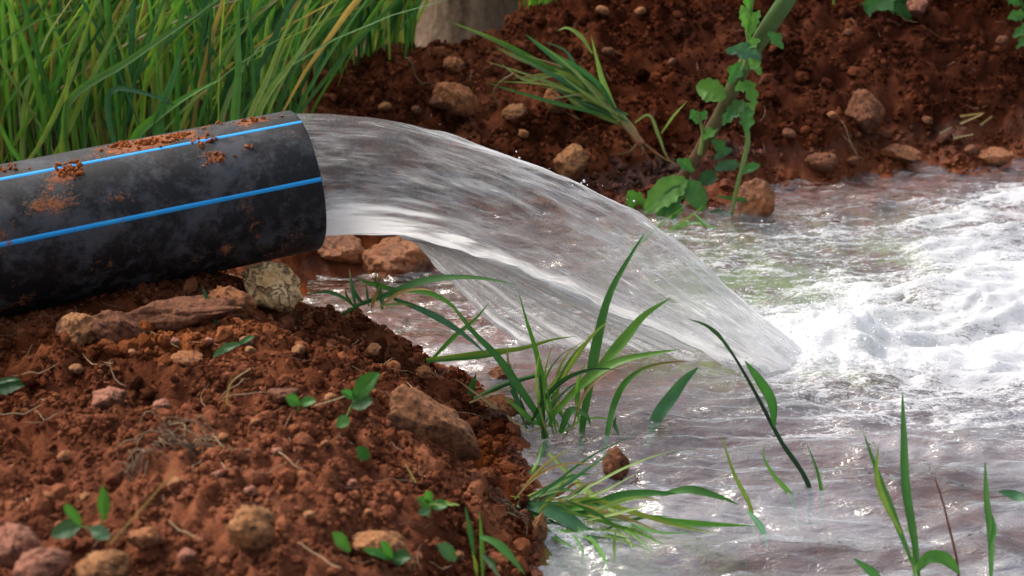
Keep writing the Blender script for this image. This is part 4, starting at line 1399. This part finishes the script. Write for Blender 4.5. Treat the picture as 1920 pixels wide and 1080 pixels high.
# plants hanging in from above on the far mound
b = hit(1660, -45)
root = thing("leafy_weed", b, "weed with hanging dark green leaves and a nodding bud at the top edge", "weed")
yy = b[1] - .05
add_stem(root, [(1660, -40), (1672, -60), (1680, -30), (1672, 10)], 8, 4, "mid", yy, -.03)
add_stem(root, [(1640, -60), (1600, -70), (1566, -50), (1563, 0), (1565, 28)], 6, 5, "yellow", yy, -.04)
add_leaf(root, (1690, -25), (1612, 32), 66, "mid", yy - .03, -.01, lobes=2)
add_leaf(root, (1672, 8), (1722, 92), 56, "mid", yy - .03, -.02, lobes=2)
add_leaf(root, (1660, -30), (1695, 22), 50, "dark", yy - .02, .0)
add_leaf(root, (1700, 30), (1740, 55), 14, "blue", yy - .02, .0)
q = at(1565, 40, y=yy - .04)
m = mesh_np("bud", ICO1[0] * np.array([1, 1, .95]) * px2m(q, 18) * (1 + .22 * np.clip(-ICO1[0][:, 2], 0, 1))[:, None] + q - np.array(b), ICO1[1], True, {"tint": np.tile(np.array([[.16, .20, .09]]), (42, 1))})
link("bud", m, LEAF, root)
b = hit(1950, 40)
root = thing("leafy_weed", b, "fern-like green weed poking in at the top right corner", "weed")
yy = b[1] - .05
add_stem(root, [(1955, 90), (1930, 40), (1905, -20)], 8, 5, "mid", yy, -.03)
for bb, tt, w in (((1915, 10), (1882, -5), 26), ((1925, 30), (1888, 35), 26), ((1932, 50), (1900, 70), 24), ((1940, 65), (1905, 92), 22), ((1935, 20), (1960, 0), 26), ((1915, -20), (1885, -30), 24)):
    add_leaf(root, bb, tt, w, "mid", yy - .02, -.01, lobes=3)

# ------------------------------------------------------------------ long grass behind the pipe
def many_blades(n, region, hmin, hmax, wmin, wmax, seg=8, lean=(.36, .14)):
    Vs, Fs, Cs = [], [], []
    off = 0
    pal = ["mid"] * 6 + ["bright"] * 6 + ["dark"] * 2 + ["blue"] * 4 + ["yellow"] * 3 + ["straw"] * 2 + ["pale"] * 3
    cnt = 0
    while cnt < n:
        x, y = RNG.uniform(region[0], region[1]), RNG.uniform(region[2], region[3])
        if x < -.42 * (y + .4) or x > .42 * (y + .4):
            continue
        g = float(interp_grid(BASE, np.array([x]), np.array([y]))[0])
        if not region[4](x, y, g):
            continue
        h = RNG.uniform(hmin, hmax)
        w = RNG.uniform(wmin, wmax)
        dirx, diry = lean[0] * h * RNG.normal(.5, 1.0), lean[1] * h * RNG.normal(0, 1)
        droop = RNG.uniform(0, .45) ** 1.5
        u = np.linspace(0, 1, seg)
        bend = u ** RNG.uniform(1.2, 2.6)
        P = np.stack([x + dirx * bend * (1 + droop), y + diry * bend, g - .02 + h * (u - droop * .6 * u ** 4)], 1)
        V, Fq, C = ribbon(P, blade_profile(seg, w), .25, RNG.normal(0, .7), RNG.normal(0, .9), jcol(random.choice(pal), .25), GREENS["straw"] if RNG.uniform() < .12 else None)
        shade = np.repeat(.75 + .25 * np.linspace(0, 1, seg), 3)[:, None]
        Vs.append(V)
        Fs.append(Fq + off)
        Cs.append(C)
        off += len(V)
        cnt += 1
    return np.concatenate(Vs), np.concatenate(Fs), np.concatenate(Cs)


def behind(x, y, g):
    crest = np.interp(x, [-.55, -.38, -.15, .0, .15, .35], [3.35, 4.05, 4.2, 4.42, 4.5, 5.3])
    pxx = 960 + x / (y * CP + (CAM_H - g) * SP) * FPX
    if 775 < pxx < 965 and y < 5.35:
        return False
    return y > crest


V, Fq, C = many_blades(1700, (-2.3, .3, 2.98, 4.6, behind), .35, .95, .0045, .0150)
o = link("grass", mesh_np("grass", V, Fq, True, {"tint": C}), GRASS, kind="stuff")
o["label"], o["category"] = "tall dense green grass behind the pipe", "grass"
V, Fq, C = many_blades(1800, (-3.0, 3.0, 4.6, 7.5, behind), .35, .9, .007, .017, 7)
o = link("grass", mesh_np("grass", V, Fq, True, {"tint": C}), GRASS, kind="stuff")
o["label"], o["category"] = "long green grass growing beyond the mound", "grass"

# the longest single stems that stand out from the mass
for lab, pxs, w, col, dy in [
    ("long pale stem crossing the grass at far left, lowest of the diagonals", [(40, 330), (75, 270), (135, 140), (160, 60), (195, -40)], 11, "yellow", .1),
    ("pale stem rising from the pipe's top to the upper centre left", [(95, 320), (130, 240), (180, 130), (215, 60), (265, -30)], 12, "yellow", .1),
    ("long green blade slanting from the pipe to the right through the grass", [(130, 190), (240, 115), (320, 60), (400, 5), (440, -30)], 15, "bright", .15),
    ("bright blade leaning over the middle of the pipe", [(255, 255), (300, 215), (360, 175), (420, 145)], 18, "bright", .0),
    ("straight upright light green blade above the pipe's middle", [(440, 225), (447, 130), (446, 60), (450, -40)], 17, "bright", .1),
    ("yellowish stem leaning right above the pipe's end", [(470, 215), (500, 150), (530, 70), (580, -30)], 12, "yellow", .1),
    ("long yellow-green stem from the mound's foot toward the upper right", [(490, 200), (545, 120), (600, 50), (655, -30)], 12, "yellow", .1),
    ("broad green blade standing alone in the upper left centre", [(300, 215), (322, 150), (335, 110), (348, 75)], 20, "mid", .05),
    ("short broken yellow stalk standing up at left behind the pipe", [(118, 290), (125, 220), (127, 150), (130, 118)], 16, "yellow", .0),
    ("blue-green blade lying across the grass above the pipe", [(225, 165), (270, 175), (315, 190), (345, 212)], 13, "blue", .0),
    ("bright upright blade next to the tree trunk", [(740, 100), (742, 60), (743, 20), (745, -40)], 12, "bright", .05),
    ("thin bent blade dropping to the left edge of the pipe", [(40, 305), (20, 275), (0, 235), (-25, 190)], 10, "bright", .0),
]:
    y0 = 3.25 if pxs[0][0] < 600 else 4.35
    p0 = at(*pxs[0], y=y0)
    g0 = float(interp_grid(BASE, np.array([p0[0]]), np.array([y0]))[0])
    root = thing("tall_grass_shoot", (p0[0], y0, g0), lab, "grass stem", "long stems standing out of the grass")
    foot = np.array([p0[0], y0, g0 - .02])
    P = [foot] + [at(px, py, y=y0 + dy * k / (len(pxs) - 1)) for k, (px, py) in enumerate(pxs)]
    Q = catmull(P, 20)
    wm = px2m(Q[10], w)
    V, Fq, C = ribbon(Q, blade_profile(20, wm), .25, r_() * .3, r_() * .4, jcol(col))
    link("blade", mesh_np("blade", V - np.array(root.location), Fq, True, {"tint": C}), GRASS, root)

# ------------------------------------------------------------------ tree trunk in the grass
tb = at(878, 110, y=5.2)
tx, tz = tb[0], float(interp_grid(BASE, np.array([tb[0]]), np.array([5.2]))[0])
tree = thing("tree", (tx, 5.2, tz), "thick grey-brown tree trunk standing in the grass beyond the mound", "tree")
na, nz = 64, 90
zz = np.concatenate([np.linspace(-.05, .6, 60), np.linspace(.63, 3.4, 30)])
A = np.arange(na) / na * 2 * np.pi
TV = []
for z in zz:
    r = .142 + .05 * math.exp(-max(z, 0) / .10) - .010 * z
    r = r + .010 * fbm(np.cos(A) * 2.2, np.sin(A) * 2.2 + z * 1.2, 801, 3) + .006 * fbm(A * 6 / 1.0, np.full(na, z * 5), 803, 2) * np.minimum(1, np.minimum(A, 2 * np.pi - A) * 3)
    TV.append(np.stack([r * np.cos(A) + .03 * z, r * np.sin(A), np.full(na, z)], 1))
link("trunk", mesh_np("trunk", np.concatenate(TV), grid_faces(na, len(zz), True), True), BARK, tree)
for a0, z0 in ((.4, 2.6), (2.4, 2.9), (4.3, 3.2)):
    P = catmull([(.03 * z0 + .05 * math.cos(a0), .05 * math.sin(a0), z0), (.5 * math.cos(a0), .5 * math.sin(a0), z0 + .5), (1.0 * math.cos(a0), 1.0 * math.sin(a0), z0 + .8)], 12)
    link("limb", tube_mesh("limb", P, np.linspace(.06, .015, 12), 10), BARK, tree)
LVs, LFs, LCs, off = [], [], [], 0
for k in range(900):
    d = RNG.normal(size=3)
    c = np.array([.1, .2, 4.1]) + d / np.linalg.norm(d) * RNG.uniform(.5, 1.1) * np.array([1.1, 1.1, .6])
    t = RNG.normal(size=3)
    t /= np.linalg.norm(t)
    V, Fq, C = ribbon(np.array([c, c + t * .05, c + t * .1]), [.02, .05, .01], .2, RNG.uniform(0, 3), None, jcol("dark"))
    LVs.append(V)
    LFs.append(Fq + off)
    LCs.append(C)
    off += len(V)
link("crown", mesh_np("crown", np.concatenate(LVs), np.concatenate(LFs), True, {"tint": np.concatenate(LCs)}), LEAF, tree)

# ------------------------------------------------------------------ dry fibres and rootlets in the soil
def fibres(n, box, label):
    xy = land_points(n, *box)
    Vs, Fs, Cs, off = [], [], [], 0
    for x, y in xy:
        L = RNG.uniform(.015, .075)
        a = RNG.uniform(0, np.pi * 2)
        u = np.linspace(-1, 1, 6)
        cur = RNG.normal(0, .18)
        px_ = x + L / 2 * (u * math.cos(a) - cur * u * u * math.sin(a))
        py_ = y + L / 2 * (u * math.sin(a) + cur * u * u * math.cos(a))
        pz_ = interp_grid(ZZ, px_, py_)
        pz_ = .5 * pz_ + .5 * pz_.max() + .003 + RNG.uniform(0, .004)
        w = RNG.uniform(.0006, .0015)
        c = np.array([[.20, .12, .065], [.14, .07, .036], [.09, .042, .022], [.26, .18, .10]][RNG.integers(0, 4)])
        V, Fq, C = ribbon(np.stack([px_, py_, pz_], 1), [w * .5, w, w, w, w * .8, w * .3], .5, 0, None, c, facing=np.array([0, -.5, 1.0]))
        Vs.append(V)
        Fs.append(Fq + off)
        Cs.append(C)
        off += len(V)
    o = link("dry_fibres", mesh_np("dry_fibres", np.concatenate(Vs), np.concatenate(Fs), True, {"tint": np.concatenate(Cs)}), FIBRE, kind="stuff")
    o["label"], o["category"] = label, "plant debris"


def root_clump(px, py, w, n, label):
    b = hit(px, py)
    root = thing("root_clump", b, label, "roots")
    R_ = px2m(b, w) / 2
    for _ in range(n):
        a, c = RNG.uniform(0, 2 * np.pi), RNG.normal(0, .35, 2)
        q = np.array([b[0] + c[0] * R_, b[1] + c[1] * R_, 0.0])
        d = np.array([math.cos(a), math.sin(a) * .7, 0]) * R_ * RNG.uniform(.3, .8)
        e = np.array([-d[1], d[0], 0]) * RNG.normal(0, .5)
        P = [q - d, q - d * .4 + e, q + d * .3 + e * .6, q + d]
        P = [np.array([v[0], v[1], float(interp_grid(ZZ, v[:1], v[1:2])[0]) + h_ * R_]) for v, h_ in zip(P, (-.06, RNG.uniform(.05, .3), RNG.uniform(.05, .35), -.06))]
        m = tube_mesh("root", catmull(P, 12) - np.array(b), np.linspace(1, .4, 12) * RNG.uniform(.0005, .0015), 6)
        cc = np.array([[.11, .06, .028, 1], [.06, .03, .015, 1], [.17, .105, .05, 1]][RNG.integers(0, 3)], np.float32)
        at_ = m.attributes.new("tint", 'FLOAT_COLOR', 'POINT')
        at_.data.foreach_set("color", np.tile(cc, (len(m.vertices), 1)).ravel())
        link("root", m, FIBRE, root)


root_clump(345, 820, 190, 60, "dark clump of tangled brown roots in the middle of the near bank")
root_clump(265, 880, 110, 24, "small knot of brown roots left below the big root clump")
root_clump(960, 955, 110, 40, "fibrous brown roots hanging off the bank under the broad grass")
fibres(170, (-.95, .08, 1.45, 2.6), "dry rootlets and straw bits strewn over the near bank")
fibres(140, (-.4, 1.5, 3.45, 4.6), "dry rootlets and straw bits in the far mound")
for lab, pxs, w, dy in [
    ("thin pale root hanging down the mound above the pipe mouth", [(760, 108), (772, 120), (778, 140), (792, 160)], 6, .0),
    ("curved orange rootlet looping on the far mound", [(965, 138), (938, 155), (925, 178), (938, 200)], 6, .0),
]:
    q = hit(*pxs[-1])
    root = thing("rootlet", q, lab, "root")
    add_stem(root, pxs, w, w * .6, "brown", q[1] - .03, dy, name="root")
k = 0
for pxs in ([(1762, 250), (1785, 238)], [(1800, 232), (1842, 214)], [(1800, 218), (1845, 212)], [(1838, 235), (1860, 218)], [(1788, 258), (1825, 252)], [(880, 755), (930, 735), (960, 728)], [(590, 760), (655, 738), (690, 715)], [(425, 760), (432, 720), (470, 690)], [(780, 905), (760, 870)], [(205, 1020), (260, 960), (330, 880)]):
    q = hit(*pxs[0])
    root = thing("straw", q, ["dry straw in the mound's row, lowest at its left end", "dry straw in the mound's row, middle one of the long slanting pair", "dry straw in the mound's row, topmost", "dry straw in the mound's row, steepest, at its right end", "dry straw in the mound's row, lowest and flattest",
                             "dry stick beside the green stem right of the big slab", "dry straw leading to the toothed weed left of the slab", "bent dry straw standing in the middle of the near bank", "short dry straw at the foot of the big slab", "long dry straw slanting up from the low tan stone"][k], "straw", ["straws on the far mound", "straws on the near bank"][k >= 5])
    add_blade(root, pxs, 6 if k < 5 else 5, "straw", q[1] - .02, .0, kind="stem")
    k += 1
